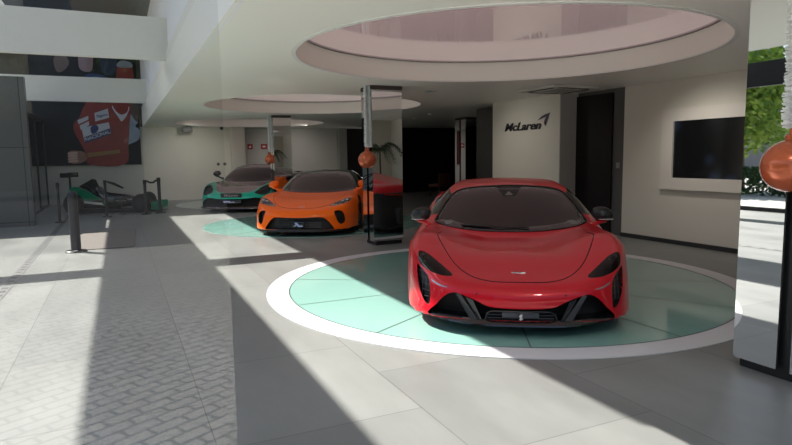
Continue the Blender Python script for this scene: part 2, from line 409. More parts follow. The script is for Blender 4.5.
def red_car():
    root = thing('sports_car', 'red supercar with black lower air intakes, nearest the camera on the white-ringed turntable', 'car')
    B = Body('red', (72,110,30,200))
    lower = [(.775,.138),(.70,.235),(.62,.318),(.545,.347),(.475,.332),(.415,.312),(.35,.286),(.28,.252),(.18,.238),(0,.233)]
    low = lower+[(-x,z) for x,z in lower[-2::-1]]; low += [(-.54,.137),(-.3,.137),(0,.137),(.3,.137),(.54,.137)]
    head = [(.882,.622),(.80,.603),(.718,.560),(.63,.507),(.565,.464),(.64,.462),(.72,.474),(.80,.495),(.868,.528),(.893,.575)]
    intake = [(.896,.515),(.851,.495),(.802,.462),(.772,.421),(.757,.33),(.760,.244),(.775,.213),(.817,.243),(.858,.325),(.887,.418)]
    wind = [(0,1.14),(.3,1.128),(.5,1.105),(.62,1.06),(.695,.98),(.755,.89),(.805,.80),(.81,.765),(.70,.738),(.5,.716),(.25,.704)]
    wind = wind+[(-x,z) for x,z in wind[:0:-1]]
    side = [(1.86,.86),(2.0,1.0),(2.35,1.09),(2.75,1.11),(3.0,1.06),(3.1,.97),(2.9,.87),(2.4,.835),(2.0,.82)]
    scoop = [(2.75,.72),(3.0,.80),(3.2,.78),(3.15,.6),(3.0,.42),(2.85,.45),(2.75,.58)]
    cut_list = B.cutter(low, .16, both=False, k=4)+B.cutter(head, .07)+B.cutter(intake, .09)
    cut_list += B.cutter(wind, 1.25, both=False, start=1.3, out=.012)+B.cutter(side, .3, view='side')+B.cutter(scoop, .14, view='side')
    for s in (-1, 1):
        for y in (1.16, 3.84): cut_list.append(wheel_well(.70*s, y, .362 if y < 2 else .385, s))
    B.build(RED, root, cut_list, (BLACK, lambda c: c[1] > 4.05 and c[2] < .80))
    wg = glassmat('car_windscreen_glass', (.72,.71,.70), 1.5, .03, 1.7)
    B.patch('windscreen', wind, wg, root, .003, .006, both=False, start=1.3)
    # dark border of the screen
    brd = MB(); L = smooth_loop(wind, 5); P = []
    for a, b in L: h, d = B.hit(a, b, 'front', 1.3); P.append(h-d*.002)
    brd.tube(P, .009, 6, closed=True); brd.put('windscreen_seal', BLACK, root, True)
    cow = [(-.80,.766),(-.5,.717),(-.25,.705),(0,.702),(.25,.705),(.5,.717),(.80,.766),(.74,.79),(.4,.755),(0,.742),(-.4,.755),(-.74,.79)]
    B.patch('windscreen_cowl', cow, GLOSSBLACK, root, .006, .01, both=False, start=1.3)
    B.patch('side_window', side, glassmat('car_side_glass', (.2,.2,.2), 1.5, .02, 1.5), root, .002, .006, view='side')
    B.patch('side_intake', scoop, BLACK, root, -.1, .12, view='side')
    # headlamps: dark bowl, lens, tube of the running light
    dim = mat('lamp_reflector', (.06,.06,.065), .25, .9)
    for mir in (False, True):
        V, F = B.shell(head, -.045, .06, mirror=mir); h = fixn(ob('headlight', V, F, GLOSSBLACK, root, True))
        V, F = B.shell(head, -.002, .006, mirror=mir); fixn(ob('lens', V, F, glassmat('headlamp_lens', (.10,.10,.11), 1.5, .02, .8), h, True))
        s = -1 if mir else 1
        for x, z in ((.84,.588),(.79,.565)):
            q, d = B.hit(x, z, 'front'); MB().ball((s*q.x, q.y+.045, q.z), (.02,.03,.017), 16, 10).put('lamp', DARKMETAL, h, True)
        k = MB()
        for dz in (0, .022):
            P = []
            for x, z in ((.60,.474+dz*.4),(.68,.486+dz),(.76,.505+dz*1.2),(.84,.54+dz*1.3)):
                q, d = B.hit(x, z, 'front'); P.append((s*q.x, q.y+.028, q.z))
            k.tube(P, .0055, 6)
        k.put('light_bar', dim, h, True)
        V, F = B.shell(intake, -.06, .085, mirror=mir); g = fixn(ob('side_intake', V, F, BLACK, root, True))
        k = MB()
        for z in (.27,.32,.37,.42,.465):
            P = []
            for x in np.linspace(.765+max(0,(z-.42))*.9, .84+(z-.3)*.28, 5):
                q, d = B.hit(float(x), z, 'front'); P.append((s*q.x, q.y+.045, q.z))
            k.tube(P, .0035, 6)
        for x in (.80,.835):
            P = []
            for z in np.linspace(.27, .47, 6):
                q, d = B.hit(x, float(z), 'front'); P.append((s*q.x, q.y+.045, q.z))
            k.tube(P, .003, 6)
        k.put('grille', mat('grille_grey', (.05,.05,.055), .4), g, True)
    B.patch('running_light', [(.745,.425),(.70,.407),(.655,.393),(.61,.385),(.615,.380),(.66,.384),(.71,.397),(.745,.415)], mat('lamp_strip', (.35,.35,.36), .2, .6), root, .003, .01, step=.01)
    # shut lines
    hood = [(.715,1.17),(.742,1.04),(.734,.935),(.664,.726),(.60,.556),(.53,.425),(.461,.329),(.373,.24),(.248,.185),(.12,.17),(0,.168)]
    B.seam('bonnet_gap', hood, VOID, root, .0045)
    # nose badge
    h, d = B.hit(0, .33, 'top'); k = MB().bbox(-.062,.062,-.011,.011,-.004,.006,.008,3)
    bd = k.put('badge', SILVER, root, True, loc=(0, h.y, h.z+.002)); bd.rotation_euler = (math.radians(17),0,0)
    k = MB(); write(k, 'McLaren', .02, (0,0,.0065), (1,0,0), (0,1,0), .0006, .2, .0006, sx=1.3); k.put('lettering', BLACK, bd)
    B.patch('parking_sensor', [(.352,.345),(.362,.352),(.372,.345),(.362,.338)], VOID, root, .003, .01, step=.005, k=3)
    # lower front: splitter, corner blades, centre grille
    sp = MB(); n = 41; V = []; F = []
    for i in range(n):
        x = -.80+1.6*i/(n-1); f = lambda q: float(pchip([0,.3,.55,.75,.82],[-.03,-.02,.055,.17,.26])(abs(q)))
        y = f(x); z = .098+.03*abs(x/.8)**3
        for (dy, dz) in ((0,0),(.004,.012),(.05,.042),(.30,.05),(.30,-.01)): V.append((x, y+dy, z+dz))
    for i in range(n-1):
        for k in range(5): F.append((i*5+k, i*5+(k+1)%5, (i+1)*5+(k+1)%5, (i+1)*5+k))
    F += [(0,1,2,3,4), tuple((n-1)*5+k for k in (4,3,2,1,0))]
    fixn(ob('splitter', V, F, GLOSSBLACK, root, False))
    for s in (-1, 1):
        def fp(x, z, dy): q, d = B.hit(x, z, 'front'); return (s*x, q.y+dy, z)
        k = MB(); k.add([fp(.535,.335,.0), fp(.50,.345,.0), (s*.345,.03,.132), (s*.405,.035,.126), fp(.535,.325,.06), fp(.49,.335,.06), (s*.34,.12,.132), (s*.41,.12,.126)],
                        [(0,1,2,3),(4,7,6,5),(0,4,5,1),(1,5,6,2),(2,6,7,3),(3,7,4,0)])
        k.put('corner_blade', mat('satin_grey_plastic', (.04,.04,.043), .25, coat=.5), root)
        k = MB(); k.add([(s*.452,.075,.318),(s*.39,.05,.295),(s*.318,.02,.14),(s*.34,.025,.13),(s*.452,.12,.31),(s*.39,.1,.285),(s*.318,.1,.14),(s*.34,.1,.13)],
                        [(0,1,2,3),(4,7,6,5),(0,4,5,1),(1,5,6,2),(2,6,7,3),(3,7,4,0)])
        k.put('inner_blade', GLOSSBLACK, root)
    fr = MB(); fr.tube([(-.29,.03,.138),(-.275,.03,.195),(-.24,.022,.212),(0,.012,.214),(.24,.022,.212),(.275,.03,.195),(.29,.03,.138)], .008, 8)
    cg = fr.put('centre_grille', GLOSSBLACK, root, True)
    k = MB()
    for z in (.15,.175): k.tube([(-.27,.06,z),(0,.05,z),(.27,.06,z)], .004, 6)
    k.bbox(-.15,.15,.045,.07,.152,.198,.006); k.put('radiator_panel', mat('dusty_radiator', (.10,.11,.13), .35, .4), cg)
    k = MB(); k.prism([(-.018,.15),(-.006,.165),(-.018,.178),(0,.2),(.014,.19),(.006,.172),(.018,.158),(0,.145)], .0,.02,'y'); k.put('tow_cover', SILVER, root)
    # cabin
    it = MB(); 
    for x in (-.36,.36): seat(it, x, 2.5, .33)
    it.put('seat', mat('seat_leather', (.36,.30,.28), .5), root, True)
    dsh = MB(); dsh.bbox(-.72,.72,1.62,1.98,.55,.79,.06,3); dsh.put('dashboard', mat('dash_suede', (.2,.19,.18), .7), root, True)
    sw = MB(); L = [( .36+.18*math.cos(a), 2.06+.05*math.sin(a), .80+.17*math.sin(a)) for a in np.linspace(0,2*PI,28,endpoint=False)]
    sw.tube(L, .015, 8, True); sw.bbox(.22,.5,2.03,2.07,.775,.815,.01); sw.bbox(.3,.42,2.02,2.08,.74,.84,.02); sw.put('steering_wheel', BLACK, root, True)
    B.patch('sensor_housing', [(-.15,1.128),(.15,1.128),(.07,1.035),(-.07,1.035)], mat('matt_black', (.02,.018,.018), .7), root, .006, .01, both=False, start=1.3, smooth=False)
    B.patch('camera_window', [(-.045,1.045),(.045,1.045),(0,1.085)], mat('camera_window_grey', (.16,.14,.13), .4), root, .008, .004, both=False, start=1.3, smooth=False)
    rm = MB(); rm.bbox(-.12,.12,2.2,2.22,1.0,1.06,.02); rm.put('rear_view_mirror', BLACK, root, True)
    # wiper
    P = []
    for x, z in ((-.52,.75),(-.3,.742),(-.1,.738),(.18,.736)): h, d = B.hit(x, z, 'front', 1.3); P.append((x, h.y-.025, h.z+.004))
    w = MB(); w.tube(P, .008, 6); w.tube([P[0], (-.2, P[1][1]-.02, P[1][2])], .009, 6); w.put('wiper', BLACK, root, True)
    for s in (-1, 1):
        door_mirror(root, s*.975, 1.72, .85, mat('mirror_black', (.015,.015,.016), .3), RED, s, SILVER)
        for y, r in ((1.16,.335),(3.84,.355)): wheel(root, s*.985, y, r, .25 if y < 2 else .3, DARKMETAL, 10)
    # tail
    k = MB(); k.bbox(-.7,.7,4.25,4.62,.2,.5,.03); k.put('rear_diffuser', BLACK, root)
    for s in (-1, 1):
        k = MB(); k.tube([(s*.45,4.60,.74),(s*.7,4.5,.76),(s*.85,4.38,.77)], .012, 6); k.put('tail_light', mat('tail_lamp_red', (.4,.01,.01), .2), root, True)
    # under the body
    k = MB(); k.bbox(-.8,.8,.35,4.3,.1,.16,.02); k.put('floor_pan', BLACK, root)
    return root
def orange_car():
    root = thing('sports_car', 'orange supercar with black roof and a small blue badge in its front intake', 'car')
    ORANGE = paint('orange_paint', (1.0,.145,.004), metal=0, rough=.35, coat=.3)
    B = Body('orange', (54,80,22,150))
    up = [(.66,.14),(.62,.23),(.53,.33),(.44,.37),(.2,.365),(0,.36)]
    low = up+[(-x,z) for x,z in up[-2::-1]]+[(-.4,.137),(0,.137),(.4,.137)]
    head = [(.90,.70),(.83,.695),(.72,.655),(.60,.60),(.53,.565),(.62,.565),(.75,.585),(.86,.615),(.905,.65)]
    vent = [(.67,.47),(.75,.485),(.82,.45),(.85,.36),(.85,.27),(.79,.225),(.735,.28),(.70,.38)]
    wind = [(0,1.15),(.35,1.135),(.55,1.10),(.66,1.03),(.74,.93),(.80,.83),(.78,.79),(.5,.765),(.25,.755)]
    wind = wind+[(-x,z) for x,z in wind[:0:-1]]
    side = [(1.62,.85),(2.0,1.0),(2.35,1.08),(2.8,1.10),(3.2,1.04),(3.4,.95),(3.2,.88),(2.4,.85),(2.0,.84)]
    scoop = [(2.75,.75),(3.0,.84),(3.25,.78),(3.15,.6),(3.0,.45),(2.85,.5),(2.75,.6)]
    cl = B.cutter(low, .14, both=False, k=4)+B.cutter(head, .05)+B.cutter(vent, .1)+B.cutter(scoop, .14, view='side')
    for s in (-1, 1):
        for y in (1.16, 3.84): cl.append(wheel_well(.70*s, y, .372, s))
    blackroof = lambda c: c[2] > .80 and c[1] > 1.3 and (c[2] > .93 or abs(c[0]) < .80)
    B.build(ORANGE, root, cl, (GLOSSBLACK, blackroof))
    B.patch('windscreen', wind, glassmat('tinted_screen', (.10,.10,.10), 1.5, .05, 1.8), root, .006, .01, both=False, start=1.3)
    B.patch('side_window', side, glassmat('tinted_screen', (.10,.10,.10), 1.5, .05, 1.8), root, .004, .006, view='side')
    lens = glassmat('clear_lens', (.6,.6,.63), 1.5, .02, 1.6)
    for mir in (False, True):
        s = -1 if mir else 1
        V, F = B.shell(head, -.035, .045, mirror=mir); h = fixn(ob('headlight', V, F, DARKMETAL, root, True))
        V, F = B.shell(head, -.002, .005, mirror=mir); fixn(ob('lens', V, F, lens, h, True))
        for x, z in ((.84,.66),(.76,.64)): q, d = B.hit(x, z, 'front'); MB().ball((s*q.x, q.y+.03, q.z), (.03,.03,.025), 16, 10).put('lamp', SILVER, h, True)
        k = MB(); P = []
        for x, z in ((.56,.572),(.66,.576),(.78,.596),(.87,.63)): q, d = B.hit(x, z, 'front'); P.append((s*q.x, q.y+.02, q.z))
        k.tube(P, .008, 6); k.put('light_bar', mat('light_bar_white', (.75,.75,.75), .3), h, True)
        V, F = B.shell(vent, -.08, .095, mirror=mir); fixn(ob('side_vent', V, F, BLACK, root, True))
    V, F = B.shell(low, -.11, .13, k=4); gr = fixn(ob('front_grille', V, F, BLACK, root, True))
    k = MB()
    for z in np.arange(.17,.34,.03):
        k.tube([(x, B.hit(x, z, 'front')[0].y+.09, z) for x in np.linspace(-.42,.42,13)], .005, 5)
    k.put('grille_bar', mat('grille_grey', (.05,.05,.055), .4), gr, True)
    f, d = B.hit(0, .23, 'front'); k = MB().bbox(-.11,.11,f.y-.0,f.y+.03,.17,.285,.01); pl = k.put('badge_panel', GLOSSBLACK, root, True)
    k = MB(); y = f.y-.006
    k.prism([(-.07,.27),(-.02,.27),(.03,.215),(.09,.215),(.09,.19),(.0,.19),(-.03,.225),(-.06,.195),(-.075,.205),(-.045,.24)], y, y+.008, 'y'); k.put('emblem', mat('blue_white_badge', (.42,.55,.85), .4), pl)
    sp = MB(); n = 31; V = []; F = []
    ff = pchip([0,.3,.55,.75,.86],[-.02,-.01,.06,.18,.36])
    for i in range(n):
        x = -.86+1.72*i/(n-1); y = float(ff(abs(x)))
        for dy, z in ((0,.095),(.004,.115),(.03,.145),(.3,.15),(.3,.09)): V.append((x, y+dy, z))
    for i in range(n-1):
        for k in range(5): F.append((i*5+k, i*5+(k+1)%5, (i+1)*5+(k+1)%5, (i+1)*5+k))
    F += [(0,1,2,3,4), tuple((n-1)*5+k for k in (4,3,2,1,0))]; fixn(ob('splitter', V, F, BLACK, root))
    B.seam('bonnet_gap', [(.72,1.2),(.735,1.0),(.69,.75),(.60,.52),(.45,.34),(.28,.25),(.1,.22),(0,.218)], VOID, root, .003)
    h, d = B.hit(0, .30, 'top'); k = MB().bbox(-.06,.06,-.01,.01,0,.008,.004); bd = k.put('badge', SILVER, root, True, loc=(0,h.y,h.z-.002)); bd.rotation_euler = (math.radians(20),0,0)
    for s in (-1, 1):
        door_mirror(root, s*.985, 1.72, .92, ORANGE, ORANGE, s)
        for y, r in ((1.16,.345),(3.84,.355)): wheel(root, s*.99, y, r, .25 if y < 2 else .3, DARKMETAL, 10)
        k = MB(); k.tube([(s*.45,4.60,.78),(s*.7,4.5,.79),(s*.85,4.38,.79)], .012, 6); k.put('tail_light', mat('tail_lamp_red', (.4,.01,.01), .2), root, True)
    MB().bbox(-.7,.7,4.25,4.62,.2,.5,.03).put('rear_diffuser', BLACK, root)
    MB().bbox(-.8,.8,.35,4.3,.1,.16,.02).put('floor_pan', BLACK, root)
    return root
def green_car():
    root = thing('sports_car', 'teal green supercar with dark brown bonnet, farthest back by the pale wall', 'car')
    TEAL = paint('teal_green_paint', (.008,.42,.29), metal=0, rough=.3)
    BROWN = mat('dark_brown_carbon', (.055,.028,.026), .25, coat=1, noise=.15, scale=90)
    B = Body('green', (50,76,22,140))
    up = [(.90,.22),(.80,.33),(.62,.385),(.4,.36),(.2,.355),(0,.355)]
    low = up+[(-x,z) for x,z in up[-2::-1]]+[(-.80,.137),(-.4,.137),(0,.137),(.4,.137),(.80,.137)]
    eye = [(.93,.60),(.88,.68),(.80,.70),(.70,.65),(.58,.54),(.60,.50),(.75,.45),(.88,.47)]
    wind = [(0,1.16),(.35,1.145),(.55,1.11),(.66,1.04),(.74,.94),(.80,.84),(.78,.79),(.5,.765),(.25,.755)]
    wind = wind+[(-x,z) for x,z in wind[:0:-1]]
    side = [(1.62,.85),(2.0,1.0),(2.35,1.08),(2.8,1.10),(3.2,1.04),(3.4,.95),(3.2,.88),(2.4,.85),(2.0,.84)]
    cl = B.cutter(low, .16, both=False, k=4)+B.cutter(eye, .09)
    for s in (-1, 1):
        for y in (1.16, 3.84): cl.append(wheel_well(.70*s, y, .372, s))
    hood = pchip([.13,.2,.35,.6,.9,1.2,1.6],[.0,.32,.5,.62,.70,.76,.80])
    def dark(c):
        if c[1] > 1.5 and c[2] > .84: return True
        return c[2] > .4 and .13 < c[1] < 1.6 and abs(c[0]) < float(hood(c[1]))
    B.build(TEAL, root, cl, (BROWN, dark))
    tg = glassmat('brown_tinted_screen', (.13,.08,.075), 1.5, .05, 1.6)
    B.patch('windscreen', wind, tg, root, .006, .01, both=False, start=1.3)
    B.patch('side_window', side, tg, root, .004, .006, view='side')
    for mir in (False, True):
        s = -1 if mir else 1
        V, F = B.shell(eye, -.06, .085, mirror=mir); h = fixn(ob('headlight', V, F, BLACK, root, True))
        k = MB(); P = []
        for x, z in ((.66,.60),(.76,.655),(.85,.66),(.895,.62)): q, d = B.hit(x, z, 'front'); P.append((s*q.x, q.y+.035, q.z))
        k.tube(P, .02, 8); k.put('lamp', DARKMETAL, h, True)
    V, F = B.shell(low, -.12, .15, k=4); gr = fixn(ob('front_grille', V, F, VOID, root, True))
    f, d = B.hit(0, .42, 'front'); k = MB().bbox(-.28,.28,f.y-.02,f.y+.02,.39,.505,.01); pl = k.put('name_plate', BLACK, root, True)
    k = MB(); write(k, 'McLaren', .085, (0,f.y-.021,.447), (1,0,0), (0,0,1), .001, 0, .002, 1.25); k.put('lettering', mat('plate_grey', (.28,.26,.26), .5), pl)
    f2, d = B.hit(0, .28, 'front'); k = MB().bbox(-.26,.26,f2.y+.02,f2.y+.05,.235,.32,.01); p2 = k.put('badge_panel', GLOSSBLACK, root, True)
    k = MB(); y = f2.y+.012; k.prism([(-.22,.30),(-.06,.305),(-.02,.275),(.08,.28),(.08,.262),(-.05,.25),(-.1,.27),(-.2,.25)], y, y+.008, 'y'); k.put('emblem', mat('pale_violet_badge', (.5,.5,.75), .4), p2)
    ff = pchip([0,.3,.6,.8,.96],[-.05,-.04,.04,.14,.34]); n = 31; V = []; F = []
    for i in range(n):
        x = -.96+1.92*i/(n-1); y = float(ff(abs(x)))
        for dy, z in ((0,.095),(.004,.115),(.03,.15),(.3,.155),(.3,.09)): V.append((x, y+dy, z))
    for i in range(n-1):
        for k in range(5): F.append((i*5+k, i*5+(k+1)%5, (i+1)*5+(k+1)%5, (i+1)*5+k))
    F += [(0,1,2,3,4), tuple((n-1)*5+k for k in (4,3,2,1,0))]; fixn(ob('splitter', V, F, BROWN, root))
    for s in (-1, 1):
        door_mirror(root, s*.985, 1.68, .985, BROWN, BROWN, s)
        for y, r in ((1.16,.345),(3.84,.355)): wheel(root, s*.99, y, r, .25 if y < 2 else .3, DARKMETAL, 10)
    MB().bbox(-.85,.85,4.3,4.7,.93,.97,.015).put('rear_wing', BROWN, root)
    MB().bbox(-.7,.7,4.25,4.62,.2,.5,.03).put('rear_diffuser', BLACK, root)
    MB().bbox(-.8,.8,.35,4.3,.1,.16,.02).put('floor_pan', BLACK, root)
    return root
# ---------------------------------------------------------------- camera
def make_camera():
    cd = bpy.data.cameras.new('camera'); cd.sensor_width = 36; cd.lens = 590/792*36; cd.clip_start = .02; cd.clip_end = 400
    o = link(bpy.data.objects.new('camera', cd)); p, r, y = map(math.radians, (6.4, .8, 25))
    Fw = Vector((math.sin(y)*math.cos(p), math.cos(y)*math.cos(p), -math.sin(p))); Rt = Vector((math.cos(y), -math.sin(y), 0)); Up = Rt.cross(Fw)
    R2 = Rt*math.cos(r)-Up*math.sin(r); U2 = Rt*math.sin(r)+Up*math.cos(r)
    M = Matrix((R2, U2, -Fw)).transposed().to_4x4(); M.translation = (0, 0, 1.5); o.matrix_world = M
    scene.camera = o
# ---------------------------------------------------------------- setting materials
def nodes(name):
    m, nt, b = newmat(name); return m, nt, b, nt.nodes.new, nt.links.new
def floor_material():
    m, nt, b, N, L = nodes('grey_stone_tile')
    tc = N('ShaderNodeTexCoord'); mp = N('ShaderNodeMapping'); mp.inputs['Rotation'].default_value = (0,0,PI/2); mp.inputs['Location'].default_value = (.42, .80-2.36, 0)
    L(tc.outputs['Object'], mp.inputs[0])
    br = N('ShaderNodeTexBrick'); br.inputs['Scale'].default_value = 1; br.inputs['Brick Width'].default_value = 1.30; br.inputs['Row Height'].default_value = 1.18
    br.inputs['Mortar Size'].default_value = .003; br.inputs['Mortar Smooth'].default_value = .1; br.offset = .5
    br.inputs['Color1'].default_value = (.215,.222,.212,1); br.inputs['Color2'].default_value = (.25,.256,.243,1); br.inputs['Mortar'].default_value = (.12,.12,.115,1)
    L(mp.outputs[0], br.inputs['Vector'])
    n = N('ShaderNodeTexNoise'); n.inputs['Scale'].default_value = 1.6; n.inputs['Detail'].default_value = 6; n.inputs['Roughness'].default_value = .6
    mp2 = N('ShaderNodeMapping'); mp2.inputs['Scale'].default_value = (1,.35,1); mp2.inputs['Rotation'].default_value = (0,0,1.2); L(tc.outputs['Object'], mp2.inputs[0]); L(mp2.outputs[0], n.inputs['Vector'])
    mr = N('ShaderNodeMapRange'); mr.inputs['From Min'].default_value = .3; mr.inputs['From Max'].default_value = .7; mr.inputs['To Min'].default_value = .82; mr.inputs['To Max'].default_value = 1.14; L(n.outputs['Fac'], mr.inputs[0])
    sc = N('ShaderNodeVectorMath'); sc.operation = 'SCALE'; L(br.outputs['Color'], sc.inputs[0]); L(mr.outputs[0], sc.inputs['Scale']); L(sc.outputs[0], b.inputs['Base Color'])
    mr2 = N('ShaderNodeMapRange'); mr2.inputs['To Min'].default_value = .30; mr2.inputs['To Max'].default_value = .50; L(n.outputs['Fac'], mr2.inputs[0]); L(mr2.outputs[0], b.inputs['Roughness'])
    return m
def paver_material():
    """herringbone of 10 x 20 cm bricks"""
    m, nt, b, N, L = nodes('herringbone_brick_paving')
    tc = N('ShaderNodeTexCoord'); mp = N('ShaderNodeMapping'); mp.inputs['Rotation'].default_value = (0,0,math.radians(28)); L(tc.outputs['Object'], mp.inputs[0])
    br = N('ShaderNodeTexBrick'); br.inputs['Scale'].default_value = 1; br.inputs['Brick Width'].default_value = .21; br.inputs['Row Height'].default_value = .105; br.inputs['Mortar Size'].default_value = .012
    br.inputs['Color1'].default_value = (.80,.77,.70,1); br.inputs['Color2'].default_value = (.70,.67,.61,1); br.inputs['Mortar'].default_value = (.20,.195,.18,1)
    L(mp.outputs[0], br.inputs['Vector']); L(br.outputs['Color'], b.inputs['Base Color']); b.inputs['Roughness'].default_value = .8
    return m
def leaf_material(name, a, c):
    m, nt, b, N, L = nodes(name); n = N('ShaderNodeTexNoise'); n.inputs['Scale'].default_value = 3; tc = N('ShaderNodeTexCoord'); L(tc.outputs['Object'], n.inputs['Vector'])
    r = N('ShaderNodeValToRGB'); r.color_ramp.elements[0].color = a+(1,); r.color_ramp.elements[1].color = c+(1,); r.color_ramp.elements[0].position = .35; r.color_ramp.elements[1].position = .65
    L(n.outputs['Fac'], r.inputs[0]); L(r.outputs[0], b.inputs['Base Color']); b.inputs['Roughness'].default_value = .5
    return m
CEIL = mat('warm_white_ceiling', (.92,.90,.82), .42)
WHITE = mat('white_plaster', (.74,.70,.61), .55)
CREAM = mat('cream_beam', (.86,.84,.77), .5)
STONE, _nt, _b, _N, _L = nodes('dark_grey_stone')
_tc = _N('ShaderNodeTexCoord'); _mp = _N('ShaderNodeMapping'); _mp.inputs['Rotation'].default_value = (PI/2,0,0); _mp.inputs['Location'].default_value = (.1,.1,0); _L(_tc.outputs['Object'], _mp.inputs[0])
_br = _N('ShaderNodeTexBrick'); _br.inputs['Scale'].default_value = 1; _br.inputs['Brick Width'].default_value = .62; _br.inputs['Row Height'].default_value = 1.72; _br.offset = 0; _br.inputs['Mortar Size'].default_value = .010
_br.inputs['Color1'].default_value = (.085,.09,.09,1); _br.inputs['Color2'].default_value = (.105,.11,.11,1); _br.inputs['Mortar'].default_value = (.02,.02,.02,1); _L(_mp.outputs[0], _br.inputs['Vector']); _L(_br.outputs['Color'], _b.inputs['Base Color']); _b.inputs['Roughness'].default_value = .3
DARKWALL = mat('dark_brown_wall', (.022,.015,.014), .5)
BLACKWALL = mat('black_wall', (.010,.007,.007), .55, spec=.25)
GREYWALL = mat('warm_grey_wall', (.20,.18,.17), .6)
MIRROR = mat('column_mirror', (.74,.75,.75), .015, 1)
CH = 2.67
def wallbox(name, m, x0, x1, y0, y1, z0, z1, parent=None):
    o = MB().box(x0,x1,y0,y1,z0,z1).put(name, m, parent); return struct(o) if parent is None else o
# floor and grounds
fl = ob('floor', [(-7,.9,0),(14,.9,0),(14,23.6,0),(-7,23.6,0)], [(0,1,2,3)], floor_material()); struct(fl)
pv = ob('trim_1', [(-14,-9,0),(14,-9,0),(14,.9,0),(-14,.9,0)], [(0,1,2,3)], paver_material()); struct(pv); pv.name = 'ground_paving'
gm = mat('outdoor_concrete', (.70,.68,.62), .8, noise=.1, scale=1)
for nm, a in (('ground_left', (-40,-7,.9,30)), ('ground_side', (-40,-14,-9,.9)), ('ground_right', (14,40,-9,30))):
    struct(ob(nm, [(a[0],a[2],0),(a[1],a[2],0),(a[1],a[3],0),(a[0],a[3],0)], [(0,1,2,3)], gm))
struct(ob('ground_road', [(-60,-45,-.02),(60,-45,-.02),(60,-9,-.02),(-60,-9,-.02)], [(0,1,2,3)], mat('asphalt', (.07,.07,.073), .85, noise=.1, scale=2)))
# ceiling slab with three round recesses
RECESS = [(4.18,5.95),(4.12,13.1),(4.1,20.1)]
sl = MB().box(.86,14,.2,23.6,CH,CH+.55).put('ceiling', CEIL)
cs = [MB().lathe([(2.42,CH-.1),(2.42,CH+.33)], c=(x,y,0), n=160).put('cutter', CEIL) for x, y in RECESS]
cut(sl, cs); sl.data.polygons.foreach_set('use_smooth', [True]*len(sl.data.polygons)); sl.data.set_sharp_from_angle(angle=math.radians(30)); struct(sl)
MEM = mat('stretch_ceiling_added_glow', (.38,.19,.19), .07, coat=.6, spec=.6)  # pink in the base colour partly stands in for reflected red
_b = MEM.node_tree.nodes['Principled BSDF']; _b.inputs['Emission Color'].default_value = (1,.80,.78,1); _b.inputs['Emission Strength'].default_value = .13   # glow added to the panels to brighten the room
def ring_mb(x, y, r0, r1, z0, z1, n=160): return MB().lathe([(r0,z0),(r1,z0),(r1,z1),(r0,z1),(r0,z0)], c=(x,y,0), n=n, close=False)
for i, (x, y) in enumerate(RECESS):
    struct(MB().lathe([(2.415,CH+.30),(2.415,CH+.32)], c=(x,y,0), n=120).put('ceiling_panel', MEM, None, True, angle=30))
    struct(ring_mb(x,y,2.395,2.42,CH+.285,CH+.30).put('trim_%d' % (i+20), mat('shadow_gap_grey', (.25,.22,.21), .5), None, True))
    struct(ring_mb(x,y,2.40,2.45,CH-.008,CH+.01).put('trim_%d' % (i+2), mat('ceiling_ring_white', (.8,.8,.76), .4), None, True))
# courtyard: fascia, beams, tall back wall
wallbox('wall_upper', mat('white_fascia', (.90,.90,.92), .5), .90, .92, 12.3, 23.2, CH-.002, 9.5)
wallbox('wall_upper_front', MC['white_fascia'], .90, .92, .9, 12.3, CH-.002, 4.9)
wallbox('trim_15', mat('brown_grey_roof', (.11,.10,.085), .3), -.81, .90, 5.9, 23.2, 5.2, 5.34)
wallbox('wall_roof', CREAM,   .86, 14, .2, 23.6, CH+.55, CH+.7)
for i, y in enumerate((11.2,19.8)):
    o = wallbox('trim_%d' % (i+5), CREAM, -7, .90, y, y+.15, 3.22, 3.93)
wallbox('trim_7', mat('unseen_shade_strip_white', (.6,.6,.58), .5), -3.65, -2.30, 5.9, 24, 5.2, 5.34)  # unseen strip added overhead to cast the long shade band on the floor
wallbox('wall_back', WHITE, .82, 4.35, 23.2, 23.5, 0, CH)
wallbox('wall_back_upper', mat('brown_grey_cladding', (.10,.09,.075), .25), -7, 14, 23.25, 23.6, CH, 9.5)
wallbox('wall_back_lower', mat('beige_wall', (.55,.55,.50), .6), -7, .82, 23.2, 23.5, 0, CH+.01)
# left side: stone pier, glazed wall, dark header far left
wallbox('wall_left_pier', STONE, -7, -1.85, 16.0, 16.3, 0, 3.42)
BK = mat('window_frame_black', (.02,.02,.022), .35, .3)
w = thing('window_2', 'x', 'x'); [w.__delitem__(k) for k in ('label','category')]; struct(w)
k = MB()
for y in (16.35,18.6,20.9,23.1): k.box(-2.26,-2.20,y-.03,y+.03,0,2.87)
k.box(-2.26,-2.20,16.3,23.2,0,.05); k.box(-2.26,-2.20,16.3,23.2,2.75,2.87); k.put('window_frame', BK, w)
k = MB().box(-2.235,-2.225,16.3,23.2,.05,2.75).put('pane', glassmat('clear_glass', (.92,.95,.93), 1.5, .0, 1.5), w)
wallbox('trim_8', BK, -7.0, -6.85, .9, 23.2, 3.1, 3.7)
wallbox('trim_9', BK, -7.0, -6.85, .9, 23.2, 0, .1)
w3 = [wallbox('trim_%d' % (10+i), BK, -6.98, -6.9, y-.05, y+.05, 0, 3.1) for i, y in enumerate((1.0,12.0,15.8))]
